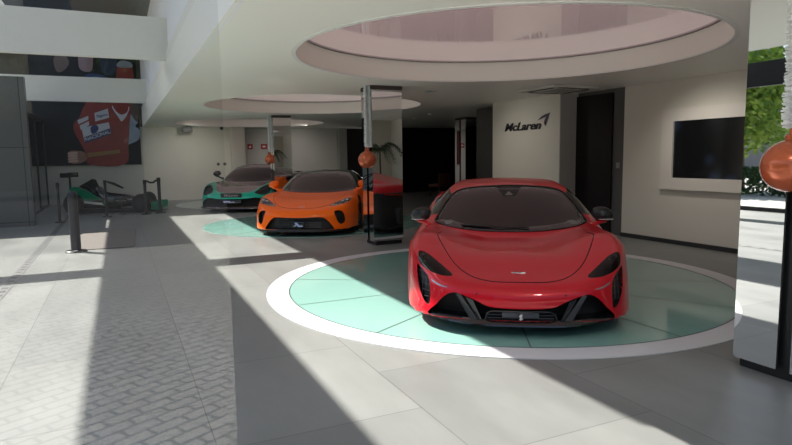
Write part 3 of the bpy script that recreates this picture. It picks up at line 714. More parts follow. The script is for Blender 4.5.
# right side
wallbox('wall_right', WHITE, 8.22, 8.55, -2.5, 7.93, 0, CH)
struct(MB().box(8.19,8.22,-2.5,7.93,0,.07).put('baseboard_right', mat('dark_baseboard', (.03,.03,.03), .4)))
wallbox('wall_front', WHITE, 6.6, 8.22, .2, .35, 0, CH)
wallbox('wall_logo', WHITE, 7.80, 8.22, 9.15, 11.42, 0, CH)
wallbox('wall_logo_return', mat('grey_return', (.45,.43,.40), .6), 7.80, 8.22, 9.13, 9.15, 0, CH)
wallbox('wall_corridor', mat('corridor_grey', (.10,.097,.09), .6), 8.24, 8.5, 7.93, 9.13, 0, CH)
wallbox('door_1', BLACKWALL, 8.20, 8.24, 8.20, 9.13, 0, 2.60)
wallbox('wall_dark', mat('dark_slate_panel', (.05,.045,.042), .35, noise=.2, scale=4), 8.22, 8.5, 11.42, 12.75, 0, CH-.03)
wallbox('trim_14', BLACKWALL, 8.16, 8.22, 11.42, 11.8, 0, CH)
wallbox('wall_corridor_back', WHITE, 8.5, 14, 9.3, 9.5, 0, CH)
wallbox('wall_far_right', BLACKWALL, 13.2, 13.4, 9.5, 23.5, 0, CH)
wallbox('wall_outer_right', WHITE, 13.9, 14, -2.5, 9.5, 0, CH)
# back wall, right of the pale stretch
wallbox('wall_pillar', WHITE, 3.90, 4.36, 22.7, 23.2, 0, CH)
wallbox('wall_back_grey', mat('recess_grey', (.60,.57,.53), .6), 4.35, 8.25, 23.3, 23.5, 0, CH)
wallbox('wall_pillar_thin', mat('pale_edge', (.42,.42,.38), .5), 8.22, 8.55, 23.0, 23.4, 0, CH)
wallbox('wall_back_brown', DARKWALL, 8.55, 9.35, 23.2, 23.4, 0, CH)
wallbox('wall_back_black', BLACKWALL, 9.35, 13.4, 22.2, 22.4, 0, CH)
# glazed front of the showroom, left of the open entrance
w = thing('window_1', 'x', 'x'); [w.__delitem__(k) for k in ('label','category')]; struct(w)
MB().prism([(-7,.999),(.158,.999),(.146,1.002),(-7,1.002)], .03, 2.75, 'z').put('pane', glassmat('shopfront_glass', (.98,.985,.98), 1.5, 0, 1.0), w)
MB().box(-7,.155,.98,1.02,0,.03).put('window_frame', BK, w)
# ---------------------------------------------------------------- turntables
GL = mat('turquoise_glass', (.29,.52,.455), .12, coat=.3, spec=.5)
RW = mat('white_ring', (.72,.72,.74), .35)
def turntable(cx, cy, r, ring, label):
    t = thing('turntable', label, 'turntable', (cx,cy,0))
    d = MB().lathe([(.001,.0),(r,0),(r,.006),(.001,.006)], n=160, close=False).put('glass_disc', GL, t, True, angle=20)
    k = MB()
    for i in range(6):
        a = math.radians(30*i); c, s = math.cos(a), math.sin(a); w2 = .006
        k.add([(c*r-s*w2, s*r+c*w2, .0075),(c*r+s*w2, s*r-c*w2, .0075),(-c*r+s*w2, -s*r-c*w2, .0075),(-c*r-s*w2, -s*r+c*w2, .0075)], [(0,1,2,3)])
    k.put('joint', mat('joint_dark', (.05,.09,.08), .5), d)
    if ring: ring_mb(0,0,r+.008,ring,0,.007).put('rim', RW, t, True, angle=20); ring_mb(0,0,r-.004,r+.009,0,.0078).put('joint', mat('joint_dark', (.05,.09,.08), .5), t, True, angle=20)
    return t
turntable(4.07,5.76,2.50,2.75,'round turquoise glass turntable with a broad white rim under the red car')
turntable(4.05,13.05,2.50,None,'round turquoise glass turntable under the orange car')
turntable(4.05,20.2,2.45,None,'round turquoise glass turntable under the green car at the back')
# ---------------------------------------------------------------- cars
r = red_car(); place(r, (2.8986,3.8277), 25+7.8); r.location.z = .008
r = orange_car(); place(r, (3.0,10.82), 31); r.location.z = .008
r = green_car(); place(r, (2.77,16.75), 29); r.location.z = .008; r.scale = (1.06,1.06,1.06)
# ---------------------------------------------------------------- mirror columns
def column(x, y, w, d, label):
    t = thing('mirror_column', label, 'column', (x+w/2, y+d/2, 0)); a, b = w/2, d/2
    g = .045 # half of the dark groove on the left face
    MB().box(-a+.05,a-.02,-b+.02,b-.02,0,CH-.0).put('core', BLACK, t)
    MB().box(-a+.06,a-.06,-b+.06,b-.06,0,.07).put('plinth', BK, t)
    MB().box(-a,a,-b,-b+.02,.07,CH-.07).put('mirror_panel', MIRROR, t)
    MB().box(-a,a,b-.02,b,.07,CH-.07).put('mirror_panel', MIRROR, t)
    MB().box(a-.02,a,-b+.02,b-.02,.07,CH-.07).put('mirror_panel', MIRROR, t)
    MB().box(-a,-a+.02,-b+.02,-g,.07,CH-.07).put('mirror_panel', MIRROR, t)
    MB().box(-a,-a+.02,g,b-.02,.07,CH-.07).put('mirror_panel', MIRROR, t)
    MB().box(-a-.006,a+.006,-b-.006,b+.006,CH-.07,CH-.001).put('cap', mat('column_cap_brown', (.05,.035,.03), .4), t)
    return t
column(3.84,1.96,.53,.69,'white mirror-clad column at the right edge with a dark groove, cut off by the frame')
column(3.84,9.12,.55,.46,'mirror-clad column between the orange car and the red car')
column(3.90,16.25,.5,.46,'mirror-clad column standing behind the orange car, left of its roof')
column(9.72,15.7,.62,.62,'mirror-clad column far back in the dark area left of the black wall')
# tinsel and big baubles hung on the columns
def tinsel_mesh(n, r, z0, z1):
    V = []; F = []; rnd = random.Random(3)
    for i in range(n):
        z = z0+(z1-z0)*i/n; a = rnd.random()*2*PI; l = r*(.65+.5*rnd.random()); w2 = .0035; dz = rnd.uniform(-.02,.02)
        c, s = math.cos(a), math.sin(a); b = len(V); k1 = rnd.uniform(-1,1); k2 = 1.3
        V += [(-s*w2*k1, c*w2*k1, z-w2*k2),(s*w2*k1,-c*w2*k1, z+w2*k2),(c*l+s*w2*k1, s*l-c*w2*k1, z+dz+w2*k2),(c*l-s*w2*k1, s*l+c*w2*k1, z+dz-w2*k2)]; F.append((b,b+1,b+2,b+3))
    mb = MB(); mb.V = V; mb.F = F; mb.tube([(0,0,z0),(0,0,z1)], .012, 8); return mb
TM = mat('silver_tinsel', (.88,.90,.90), .4, .0)
BM = paint('copper_bauble', (.52,.12,.05), metal=.35, rough=.22)
def decoration(x, y, zc, r, where):
    t = thing('tinsel_garland', 'silver tinsel garland hanging on '+where, 'garland', (x+.02,y,zc), 0, 'tinsel garlands on the mirror columns')
    tinsel_mesh(3200, .075 if r > .16 else .058, r*.95+.07, CH-zc-.005).put('tinsel', TM, t)
    b = thing('bauble', 'large glossy copper orange bauble hanging on '+where, 'bauble', (x,y,zc), 0, 'copper baubles on the mirror columns')
    prof = [(.001,-r*.92),(r*.3,-r*.90),(r*.62,-r*.76),(r*.85,-r*.52),(r*.97,-r*.24),(r,0),(r*.95,r*.28),(r*.8,r*.55),(r*.58,r*.76),(r*.34,r*.88),(r*.2,r*.93),(.001,r*.94)]
    pts = smooth_loop(prof, 4, False); k = MB().lathe([(max(p[0],.0005),p[1]) for p in pts], n=48, close=False); k.put('ball', BM, b, True, angle=80)
    MB().lathe([(r*.27,r*.86),(r*.27,r*1.06),(r*.24,r*1.1),(.001,r*1.1)], n=24).put('cap', BM, b, True)
    MB().tube([(r*.16*math.cos(a),0,r*1.2+r*.16*math.sin(a)) for a in np.linspace(0,2*PI,18,endpoint=False)], .011, 8, True).put('ring', BM, b, True)
decoration(3.665,2.215,1.41,.17,'the column at the right edge of the photo')
decoration(3.775,9.20,1.45,.152,'the column beside the red car')
decoration(3.82,16.42,1.47,.14,'the far column behind the orange car')
# ---------------------------------------------------------------- television, wall lettering, ceiling fittings
t = thing('television', 'black television screen set in a wide pale frame on the right wall', 'television', (8.2,6.15,1.55))
def rel(mb, o): l = o.location; mb.V = [(v[0]-l[0], v[1]-l[1], v[2]-l[2]) for v in mb.V]; return mb
k = MB(); y0, y1, z0, z1 = 5.0, 7.05, .90, 2.2; a0, a1, b0, b1 = 5.23, 6.83, 1.09, 2.0
for q in ((y0,y1,z0,b0),(y0,y1,b1,z1),(y0,a0,b0,b1),(a1,y1,b0,b1)): k.box(8.14,8.219,*q)
rel(k, t).put('surround', mat('pale_surround', (.79,.74,.66), .5), t)
m, nt, b, N, L = nodes('tv_screen'); b.inputs['Base Color'].default_value = (.004,.004,.005,1); b.inputs['Roughness'].default_value = .12
tc = N('ShaderNodeTexCoord'); n = N('ShaderNodeTexVoronoi'); n.inputs['Scale'].default_value = 2.2; L(tc.outputs['Object'], n.inputs['Vector'])
rp = N('ShaderNodeValToRGB'); rp.color_ramp.elements[0].color = (.05,.02,.01,1); rp.color_ramp.elements[0].position = .05; rp.color_ramp.elements[1].color = (.001,.001,.001,1); rp.color_ramp.elements[1].position = .32
e = rp.color_ramp.elements.new(.14); e.color = (.006,.010,.018,1); L(n.outputs['Distance'], rp.inputs[0]); L(rp.outputs[0], b.inputs['Emission Color']); b.inputs['Emission Strength'].default_value = .8
rel(MB().box(8.175,8.2,a0,a1,b0,b1), t).put('screen', m, t)
t = thing('wall_sign', 'black maker name lettering with a swoosh on the white wall', 'sign', (7.79,10.25,2.1))
k = MB(); write(k, 'McLaren', .235, (-.003,.08,-.015), (0,-1,0), (0,0,1), .008, .3, .005, 1.5); k.put('lettering', mat('sign_black', (.01,.01,.015), .35), t)
k = MB(); pts = [(-.46,.085),(-.56,.145),(-.68,.19),(-.83,.215),(-.78,.165),(-.72,.03),(-.70,-.03),(-.66,.02),(-.68,.09),(-.74,.155),(-.62,.13)]
k.prism([(q[0], q[1]) for q in pts], -.016, -.003, 'x'); k.put('swoosh', mat('sign_violet', (.05,.04,.09), .3), t)
t = thing('air_conditioner', 'white square ceiling cassette air conditioner above the sign wall', 'air conditioner', (7.2,8.5,CH))
MB().bbox(-.5,.5,-.5,.5,-.045,-.002,.015).put('panel', mat('ac_white', (.62,.61,.56), .5), t, True)
MB().bbox(-.22,.22,-.22,.22,-.052,-.046,.004).put('intake_grille', mat('ac_grille', (.32,.32,.30), .5), t)
for s in (-1, 1):
    MB().box(-.33,.33,s*.4-.03,s*.4+.03,-.05,-.046).put('vent_slot', VOID, t); MB().box(s*.4-.03,s*.4+.03,-.33,.33,-.05,-.046).put('vent_slot', VOID, t)
def downlight(x, y, r, label, on=False):
    t = thing('downlight', label, 'light', (x,y,CH), 0, 'recessed ceiling lights')
    MB().lathe([(r,-.001),(r,-.012),(r*.8,-.016),(r*.75,-.004),(r*.75,-.001)], n=32, close=False).put('ring', mat('downlight_ring', (.5,.5,.48), .4), t, True)
    m = BLACK
    if on:
        m, nt, b = newmat('lit_lamp'); b.inputs['Emission Color'].default_value = (1,.93,.82,1); b.inputs['Emission Strength'].default_value = 1.2
    MB().lathe([(r*.75,-.002),(r*.75,-.004)], n=24).put('lamp', m, t)
downlight(5.2,9.6,.12,'round recessed ceiling light just right of the middle column')
downlight(8.02,14.84,.05,'tiny lit spotlight in the dark ceiling, right of two',True)
downlight(8.4,16.6,.05,'tiny lit spotlight in the dark ceiling, left of two',True)
t = thing('ceiling_projector', 'dark grey box fixed under the ceiling at the pale back wall', 'projector', (2.3,22.5,CH))
MB().bbox(-.17,.17,-.15,.15,-.22,-.03,.02).put('body', mat('projector_grey', (.16,.16,.155), .5), t, True); MB().box(-.03,.03,-.03,.03,-.05,0).put('bracket', BLACK, t)
t = thing('security_camera', 'small black dome camera under the ceiling above the green car', 'camera', (3.55,22.85,CH)); MB().ball((0,0,-.05),(.06,.06,.06),16,10).put('dome', BLACK, t, True); MB().lathe([(.07,-.03),(.07,0)], n=20).put('base', BLACK, t)
RED_S = mat('sign_red', (.45,.03,.03), .5); WS = mat('sign_white', (.8,.8,.78), .5)
def safety_sign(x, w, label, shape):
    t = thing('safety_sign', label, 'sign', (x,23.29,1.95)); MB().bbox(-w,w,-.012,.009,-.1,.1,.004).put('plate', RED_S, t); k = MB()
    if shape: k.prism([(-.05,-.05),(.03,-.05),(.05,.0),(0,.06),(-.01,.01),(-.05,.02)], -.016,-.0115,'y')
    else: k.box(-.06,.06,-.016,-.0115,-.035,.035)
    k.put('symbol', WS, t)
safety_sign(4.66,.1,'square red safety sign on the back wall, left of two',True)
safety_sign(5.2,.12,'red safety sign with a pale panel on the back wall, right of two',False)
for i, x in enumerate((3.42,3.66)):
    t = thing('wall_switch', 'small round dark wall switch behind the green car, %s of two' % ('left','right')[i], 'switch', (x,23.19,1.3)); MB().lathe([(.06,-.012),(.06,.008)], axis='y', n=24).put('plate', mat('switch_grey', (.2,.2,.19), .5), t, True); MB().lathe([(.025,-.02),(.025,-.011)], axis='y', n=16).put('button', BLACK, t)
t = thing('wall_switch', 'small pale switch plate on the dark corridor wall beside the black door', 'switch', (8.235,8.06,1.28)); MB().bbox(-.012,.004,-.04,.04,-.05,.05,.004).put('plate', mat('switch_pale', (.3,.29,.27), .5), t)
# ---------------------------------------------------------------- poster
t = thing('wall_poster', 'huge poster of a racing driver in red overalls with white patches, on the back wall', 'poster', (-.8,23.15,1.34))
def Q(pts): return [(a+.8, z-1.34) for a, z in pts]
rel(MB().box(-2.5,.76,23.14,23.2,1.34,7.0), t).put('backing', mat('poster_dark', (.012,.016,.022), .6, spec=.25, noise=.6, scale=1.2), t)
layer = [0]
def piece(name, pts, m, sm=True):
    layer[0] += 1; y = -.012-.0025*layer[0]; L = smooth_loop(Q(pts), 4) if sm else Q(pts)
    return MB().prism(L, y, y+.002, 'y').put(name, m, t)
PR = mat('poster_red', (.26,.022,.02), .4, noise=.35, scale=5); PW = mat('poster_white', (.55,.56,.62), .4, noise=.12, scale=4); PB = mat('poster_blue', (.02,.035,.16), .4); PS = mat('poster_skin', (.30,.15,.11), .4, noise=.3, scale=6)
PG = mat('poster_pale_blue', (.30,.36,.46), .4, noise=.2, scale=3)
piece('white_garment', [(.30,3.4),(.45,3.24),(.70,2.87),(.62,2.69),(.75,2.56),(.72,2.25),(.47,2.09),(.30,2.12),(.25,2.8)], PG)
piece('shoulder_shadow', [(.46,3.55),(.74,3.5),(.74,3.0),(.66,2.85),(.5,3.15)], mat('poster_brown', (.10,.07,.06), .4))
piece('overalls', [(-.93,3.39),(-.68,3.45),(.46,3.5),(.44,2.8),(.36,2.06),(.22,1.36),(-.90,1.36),(-1.02,1.80),(-1.14,2.1),(-1.31,2.49),(-1.30,2.75),(-1.12,2.98)], PR)
piece('undershirt', [(-.08,3.40),(.10,2.99),(.20,2.86),(.38,3.1),(.44,3.4)], PW)
piece('raised_arm', [(-.1,3.9),(.55,3.9),(.46,3.46),(.38,3.18),(.15,3.10),(-.06,3.38)], PR)
piece('collar', [(-.88,3.5),(-.6,3.5),(-.62,3.17),(-.80,3.10),(-.88,3.24)], mat('poster_dark_red', (.25,.02,.02), .4))
piece('patch', [(-1.18,2.88),(-.84,3.03),(-.85,2.90),(-1.16,2.74)], PW, False)
piece('patch', [(-1.13,2.70),(-.84,2.85),(-.83,2.72),(-1.10,2.55)], PW, False)
piece('patch', [(-.65,3.13),(-.22,3.29),(-.2,2.98),(-.64,2.84)], PW, False)
k = MB(); write(k, 'Seguro', .13, (-.42+.8,-.0385,3.05-1.34), (.98,0,.2), (-.1,0,1), .0006, .1, .003, 1.0); k.put('lettering', PB, t)
piece('patch', [(-1.08,2.62),(-.22,2.82),(-.17,2.43),(-1.00,2.10)], PW, False)
piece('patch_band', [(-1.01,2.30),(-.20,2.61),(-.17,2.41),(-1.00,2.10)], PB, False)
piece('emblem', [(-.78,2.66),(-.62,2.72),(-.55,2.62),(-.62,2.48),(-.74,2.42),(-.80,2.50)], PB)
k = MB(); write(k, 'NACIONAL', .165, (-.595+.8,-.048,2.355-1.34), (.94,0,.34), (-.34,0,.94), .0006, 0, .004, .98); k.put('lettering', PW, t)
piece('belt', [(-.95,1.76),(.06,1.87),(.08,1.75),(-.96,1.61)], mat('poster_belt', (.30,.16,.05), .4), False)
piece('hand', [(-1.52,1.8),(-1.25,1.84),(-1.01,1.76),(-1.0,1.52),(-1.25,1.41),(-1.5,1.45)], PS)
for i in range(4): piece('finger', [(-1.53,1.78-.09*i),(-1.28,1.80-.09*i),(-1.26,1.735-.09*i),(-1.52,1.71-.09*i)], mat('poster_pale_skin', (.62,.42,.36), .4))
piece('face', [(-1.02,4.66),(-.97,5.2),(-.6,5.2),(-.62,4.61),(-.82,4.51)], mat('poster_pink_blur', (.30,.20,.22), .4))
piece('cap', [(-1.75,4.9),(-1.5,5.1),(-1.3,4.8),(-1.5,4.5),(-1.7,4.5)], mat('poster_brown', (.10,.07,.06), .4))
piece('helmet', [(-.95,4.2),(-.8,4.42),(-.5,4.46),(-.25,4.38),(-.05,4.2),(-.2,3.9),(-.9,3.9)], PB)
piece('visor', [(-.8,4.2),(-.7,4.33),(-.5,4.36),(-.3,4.30),(-.25,4.2)], mat('poster_teal', (.10,.30,.32), .4))
piece('blue_jacket', [(-.4,5.6),(.1,5.6),(.12,4.6),(-.3,4.5)], mat('poster_navy', (.015,.03,.08), .4))
piece('red_shirt', [(.17,4.74),(.62,4.77),(.60,3.95),(.15,3.95)], mat('poster_dark_red', (.25,.02,.02), .4))
piece('white_cap', [(.18,4.86),(.35,4.95),(.60,4.88),(.62,4.72),(.18,4.72)], PG)
# ---------------------------------------------------------------- posts, mat, drain
def post(x, y, h, r, label, group='belt barrier posts'):
    t = thing('barrier_post', label, 'barrier post', (x,y,0), 0, group)
    MB().lathe([(r*3.4,0),(r*3.4,.012),(r*3.0,.022),(r*1.2,.03)], n=36).put('base', BLACK, t, True)
    MB().lathe([(r,.03),(r,h-.12)], n=24).put('pole', mat('post_dark_metal', (.05,.05,.055), .3, .6), t, True)
    MB().lathe([(r*1.15,h-.12),(r*1.15,h-.01),(r*.9,h)], n=24).put('head', BLACK, t, True); return t
t = thing('bollard', 'thick dark cylindrical bollard on a flat round base, nearest barrier on the left', 'bollard', (-.72,11.02,0))
MB().lathe([(.165,0),(.165,.015),(.15,.028),(.09,.032)], n=40).put('base', BLACK, t, True)
MB().lathe([(.078,.03),(.078,.12),(.074,.95),(.07,.98),(.055,1.0)], n=32).put('pole', mat('bollard_metal', (.06,.06,.065), .28, .5), t, True)
MB().box(-.03,.03,-.168,-.1,.03,.045).put('clip', SILVER, t)
post(-.36,17.44,.98,.035,'slim black barrier post in front of the green racing car')
post(.62,17.72,.95,.04,'black barrier post right of the racing car, left one of the close pair')
post(.99,17.88,1.0,.045,'black barrier post right of the racing car, right one of the close pair')
post(-1.38,16.5,.98,.035,'slim black barrier post on the left beyond the thick bollard')
t = thing('barrier_belt', 'black belt sagging between the barrier posts right of the racing car', 'barrier belt', (.3,17.7,.9))
k = MB(); P = [(.93,17.86,.93),(.85,17.82,.87),(.76,17.78,.87),(.67,17.74,.92)]; k.tube([(a-.3,b-17.7,c-.9) for a,b,c in P], .028, 8); k.put('belt', BLACK, t, True)
t = tag(MB().bbox(-.5,.5,-1.35,1.35,0,.012,.006).put('floor_mat', mat('brown_grey_mat', (.17,.15,.135), .9, noise=.15, scale=60, bump=.2), None, False, loc=(-.29,12.47,0), rotz=-.03), 'rectangular brown grey mat on the floor behind the thick bollard', 'mat')
t = thing('floor_drain', 'long narrow dark drain grating set in the sunlit floor at the left', 'drain', (-1.31,12,0))
MB().box(-.06,.06,-11,11,0,.004).put('channel', mat('drain_grey', (.16,.16,.16), .5), t); k = MB()
for i in range(70): k.box(-.035,.035,-8+i*.22,-8+i*.22+.09,.004,.0055)
dr = k.put('slots', mat('drain_slot', (.05,.05,.05), .6), t)
# ---------------------------------------------------------------- racing car on show
def formula_car():
    t = thing('racing_car', 'green and black open-wheel racing car on show below the poster', 'car', (-.28,19.2,0), math.radians(-12)); t.scale = (.82,.82,.95)
    TG = paint('racing_green', (.01,.26,.13), rough=.3)
    MB().bbox(-1.3,1.6,-.55,.55,.05,.11,.02).put('floor_plank', BLACK, t)
    k = MB(); n = 14
    xs = np.linspace(-1.25,1.75,26); V = []; F = []
    hw = pchip([-1.25,-.6,-.1,.5,1.2,1.75],[.14,.24,.30,.24,.13,.07]); zt = pchip([-1.25,-.6,-.35,-.1,.3,.8,1.3,1.75],[.40,.66,.82,.62,.56,.48,.34,.22]); zb = pchip([-1.25,0,.8,1.75],[.15,.12,.16,.12])
    for x in xs:
        a, b, c = float(hw(x)), float(zt(x)), float(zb(x)); m2 = (b+c)/2; h = (b-c)/2
        for i in range(n): th = 2*PI*i/n; V.append((x, a*math.copysign(abs(math.cos(th))**.7, math.cos(th)), m2+h*math.copysign(abs(math.sin(th))**.8, math.sin(th))))
    for i in range(len(xs)-1):
        for q in range(n): F.append((i*n+q, i*n+(q+1)%n, (i+1)*n+(q+1)%n, (i+1)*n+q))
    F += [tuple(range(n)), tuple((len(xs)-1)*n+q for q in range(n))]; k.V, k.F = V, F; k.put('body', mat('racing_black', (.012,.014,.014), .2, coat=1), t, True)
    k = MB().prism([(-1.2,.42),(-.95,.82),(-.55,1.02),(-.42,1.0),(-.3,.72),(-.3,.5)], -.05,.05,'y'); k.put('engine_cover', mat('racing_black', (.012,.014,.014), .2, coat=1), t)
    for s in (-1, 1):
        pts = [(-1.25,.62),(-1.05,.80),(-.75,.74),(-.35,.50),(0,.28),(-.1,.22),(-.45,.30),(-.85,.44),(-1.15,.52)]
        MB().prism(smooth_loop(pts,4), s*.42-.07, s*.42+.07, 'y').put('sidepod', TG, t, True)
        MB().bbox(-.95,-.1,s*.40-.12,s*.40+.12,.22,.40,.05).put('side_intake', BLACK, t, True)
        MB().prism([(-.95,.42),(-.15,.31),(-.1,.24),(-.95,.34)], s*.53-.01, s*.53+.01, 'y').put('livery_stripe', WS, t)
        MB().bbox(1.45,1.85,s*.62-.012,s*.62+.012,.06,.30,.01).put('endplate', TG, t)
        MB().bbox(-1.45,-1.1,s*.42-.012,s*.42+.012,1.08,1.22,.01).put('endplate', BLACK, t)
        k = MB().tube([(-.15,s*.05,.95),(.15,s*.2,.86),(.45,s*.05,.72)], .02, 8); k.put('halo', BLACK, t, True)
        for x, r in ((-1.0,.30),(1.15,.28)):
            w2 = MB().lathe([(r*.6,-.15),(r*.9,-.16),(r,-.12),(r,.12),(r*.9,.16),(r*.6,.15)], axis='y', n=36); o = w2.put('wheel', RUBBER, t, True, loc=(x,s*.72,r))
            MB().lathe([(r*.58,-.152),(r*.2,-.12),(r*.2,.12),(r*.58,.152)], axis='y', n=24).put('rim', DARKMETAL, o, True)
            MB().tube([(x,s*.18,r+.05),(x,s*.6,r)], .015, 6).put('suspension_arm', BLACK, t, True)
    MB().box(-1.3,-1.24,-.02,.02,.4,1.15).put('wing_support', BLACK, t)
    MB().bbox(-1.42,-1.12,-.42,.42,1.14,1.20,.02).put('rear_wing', BLACK, t, True)
    MB().bbox(1.5,1.85,-.62,.62,.07,.11,.015).put('front_wing', TG, t, True)
    return t
formula_car()
t = thing('display_board', 'low black nameplate stand on the floor by the racing car', 'sign', (.0,18.1,0))
MB().bbox(-.16,.16,-.02,.02,.30,.46,.005).put('plate', BLACK, t); k = MB(); write(k, 'McLaren', .07, (0,-.022,.38), (1,0,0), (0,0,1), .001, 0, .001, 1.1); k.put('lettering', mat('plate_grey', (.28,.26,.26), .5), t); MB().box(-.012,.012,-.012,.012,0,.30).put('stem', BLACK, t); MB().bbox(-.1,.1,-.1,.1,0,.015,.005).put('base', BLACK, t)
# chair in the dark
t = thing('armchair', 'dim reddish brown chair in the dark area behind the middle column', 'chair', (10.75,19.2,0), .2)
CHM = mat('brown_leather', (.13,.035,.022), .5)
MB().bbox(-.3,.3,-.3,.3,.36,.46,.03).put('seat', CHM, t, True); MB().bbox(-.3,.3,-.34,-.27,.40,.86,.03).put('backrest', CHM, t, True)
for a in (-.25,.25):
    for b2 in (-.25,.25): MB().box(a-.015,a+.015,b2-.015,b2+.015,0,.36).put('leg', BLACK, t)
t = thing('fire_cabinet', 'narrow red panel standing on the back wall just left of the far column', 'cabinet', (5.42,23.25,1.3)); MB().bbox(-.06,.06,-.05,.05,-.2,1.3,.01).put('body', mat('cabinet_dark_red', (.12,.02,.02), .5), t)
# ---------------------------------------------------------------- plants
PALM = leaf_material('palm_leaf', (.02,.05,.012), (.05,.11,.03)); BARK = mat('bark_brown', (.12,.08,.05), .9, noise=.3, scale=12, bump=.4)
def palm(x, y):
    t = thing('potted_palm', 'tall potted palm reflected in the middle column', 'plant', (x,y,0)); rnd = random.Random(5)
    MB().lathe([(.14,0),(.19,.34),(.2,.36),(.17,.36),(.16,.3)], n=32).put('pot', mat('pot_dark', (.03,.028,.026), .5), t, True)
    MB().tube([(0,0,.3),(.02,.01,.8),(0,.02,1.35),(.01,0,1.75)], [.035,.03,.028,.022], 8).put('trunk', BARK, t, True)
    V = []; F = []
    for i in range(16):
        a = 2*PI*i/16+rnd.random()*.3; L0 = .55+.25*rnd.random(); up = .25+.45*rnd.random(); c, s = math.cos(a), math.sin(a); P = []
        for j in range(12): q = j/11; P.append(Vector((c*L0*q, s*L0*q, 1.7+up*q*1.6-q*q*(up+.55))))
        for j in range(1, 12):
            for side in (-1, 1, -.5, .5):
                l = .26*(1-.5*j/12); d = Vector((-s*side, c*side, -.7)).normalized(); f = Vector((c, s, 0)); b = len(V)
                V += [P[j][:], (P[j]+f*.02)[:], (P[j]+d*l+f*.09)[:]]; F.append((b,b+1,b+2))
        b = len(V)
        for p in P: V += [(p.x-s*.006,p.y+c*.006,p.z),(p.x+s*.006,p.y-c*.006,p.z)]
        for j in range(11): F.append((b+2*j,b+2*j+1,b+2*j+3,b+2*j+2))
    ob('fronds', V, F, PALM, t)
palm(7.35,1.35)
def tree(x, y, h, r, label, seed, m, trunk_h):
    rnd = random.Random(seed); t = thing('street_tree', label, 'tree', (x,y,0), 0, 'trees along the street'); V = []; F = []
    cl = [(rnd.uniform(-.6,.6)*r, rnd.uniform(-.6,.6)*r, trunk_h+rnd.uniform(.1,.9)*(h-trunk_h), r*rnd.uniform(.35,.6)) for _ in range(14)]
    for i in range(5200):
        cx, cy, cz, cr = cl[i % 14]; d = Vector((rnd.gauss(0,1), rnd.gauss(0,1), rnd.gauss(0,1))).normalized()*cr*rnd.random()**.4
        p = Vector((cx,cy,cz))+d; u = Vector((rnd.gauss(0,1),rnd.gauss(0,1),rnd.gauss(0,1))).normalized()*.13; w2 = u.orthogonal().normalized()*.08; b = len(V)
        V += [(p-u)[:],(p+w2)[:],(p+u)[:],(p-w2)[:]]; F.append((b,b+1,b+2,b+3))
    ob('foliage', V, F, m, t); MB().tube([(0,0,0),(.05,0,trunk_h*.6),(0,.05,trunk_h+.8*(h-trunk_h)/2)], [.16,.12,.06], 10).put('trunk', BARK, t, True)
LA = leaf_material('leaf_bright', (.10,.20,.02), (.30,.42,.06)); LB = leaf_material('leaf_dark', (.02,.06,.015), (.07,.14,.03))
tree(-11.5,8.5,5.5,2.2,'bright green street tree seen in the right column mirror',11,LA,1.6)
tree(-14,15,6,2.2,'bright green street tree behind the first, seen in the column mirror',12,LA,1.7)
tree(-15.5,3,6,2.2,'yellowish green street tree left of the forecourt',13,LA,1.7)
tree(-6,-24,10,4.2,'tall dark street tree across the road behind the camera, leftmost',14,LB,2.5)
tree(-16,-22,9,4.0,'tall dark street tree across the road, far left',15,LB,2.2)
tree(3,-26,10,4.2,'tall dark street tree across the road behind the camera',16,LB,2.5)
tree(13,-25,9,4,'tall dark street tree across the road, far right',17,LB,2.5)
hm = MB(); rnd = random.Random(9); V = []; F = []
for i in range(9000):
    p = Vector((-12.2+rnd.uniform(-.5,.5), rnd.uniform(1,18), rnd.random()**.7*.95)); u = Vector((rnd.gauss(0,1),rnd.gauss(0,1),rnd.gauss(0,1))).normalized()*.07; w2 = u.orthogonal().normalized()*.05; b = len(V)
    V += [(p-u)[:],(p+w2)[:],(p+u)[:],(p-w2)[:]]; F.append((b,b+1,b+2,b+3))
hd = ob('hedge', V, F, LB); tag(hd, 'low clipped green hedge outside, seen in the right column mirror', 'hedge')
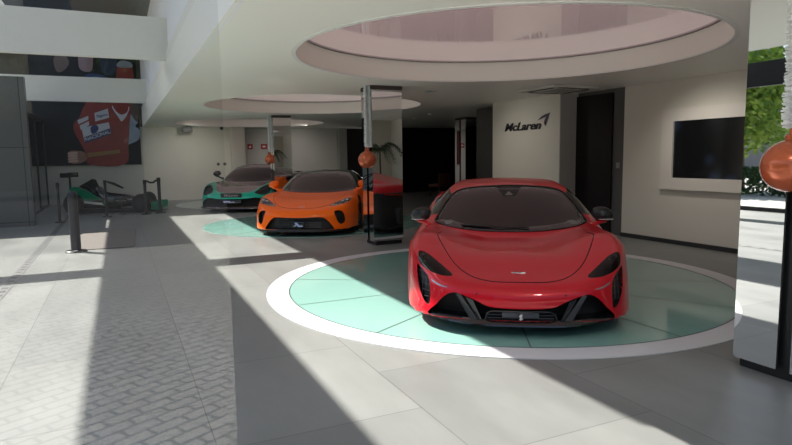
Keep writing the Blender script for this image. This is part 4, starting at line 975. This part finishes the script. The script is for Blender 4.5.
wallbox('wall_street', mat('street_wall_grey', (.30,.28,.27), .8, noise=.2, scale=.6), -30, -29.5, -10, 30, 0, 7)
wallbox('wall_street_back', mat('street_wall_dark', (.03,.033,.035), .8, noise=.3, scale=.6), -40, 40, -34, -33.5, 0, 11)
# ---------------------------------------------------------------- light
w = bpy.data.worlds.new('sky'); scene.world = w; w.use_nodes = True; nt = w.node_tree; bg = nt.nodes['Background']
sk = nt.nodes.new('ShaderNodeTexSky'); sk.sky_type = 'NISHITA'; sk.sun_disc = False
SD = Vector((-.645,.70,1)).normalized()
sk.sun_elevation = math.asin(SD.z); sk.sun_rotation = math.atan2(SD.x, SD.y); sk.altitude = 200; sk.air_density = 1; sk.dust_density = 1.5
nt.links.new(sk.outputs[0], bg.inputs[0]); bg.inputs[1].default_value = .105
su = bpy.data.lights.new('sun', 'SUN'); su.energy = 6.1; su.angle = math.radians(.53); su.color = (1,.965,.90); so = link(bpy.data.objects.new('sun', su))
so.rotation_euler = SD.to_track_quat('Z', 'Y').to_euler(); so.location = (-6,6,9)
vs = scene.view_settings; vs.view_transform = 'Standard'; vs.look = 'None'; vs.gamma = 1; vs.use_curve_mapping = False; vs.exposure = .80
for i, (p, q, e) in enumerate((((7.0,6.2,2.5),(8.2,6.1,.9),24), ((2.3,1.6,2.6),(3.1,4.6,.5),26), ((2.0,8.6,2.6),(3.2,11.6,.4),40), ((1.9,14.6,2.6),(2.9,17.4,.4),34), ((6.0,10.6,2.6),(7.8,10.2,1.0),20), ((2.4,20.8,2.6),(2.4,23.2,.9),34), ((6.2,20.9,2.6),(6.4,23.3,.9),30))):  # fill lights added to brighten walls and cars, no fixtures there
    l = bpy.data.lights.new('added_fill_spot', 'SPOT'); l.energy = e; l.spot_size = math.radians(118 if i == 0 else 100); l.spot_blend = 1; l.shadow_soft_size = .12; l.color = (1,.96,.90)
    o = link(bpy.data.objects.new('added_fill_spot', l)); o.location = p; o.rotation_euler = (Vector(p)-Vector(q)).to_track_quat('Z', 'Y').to_euler()
make_camera()
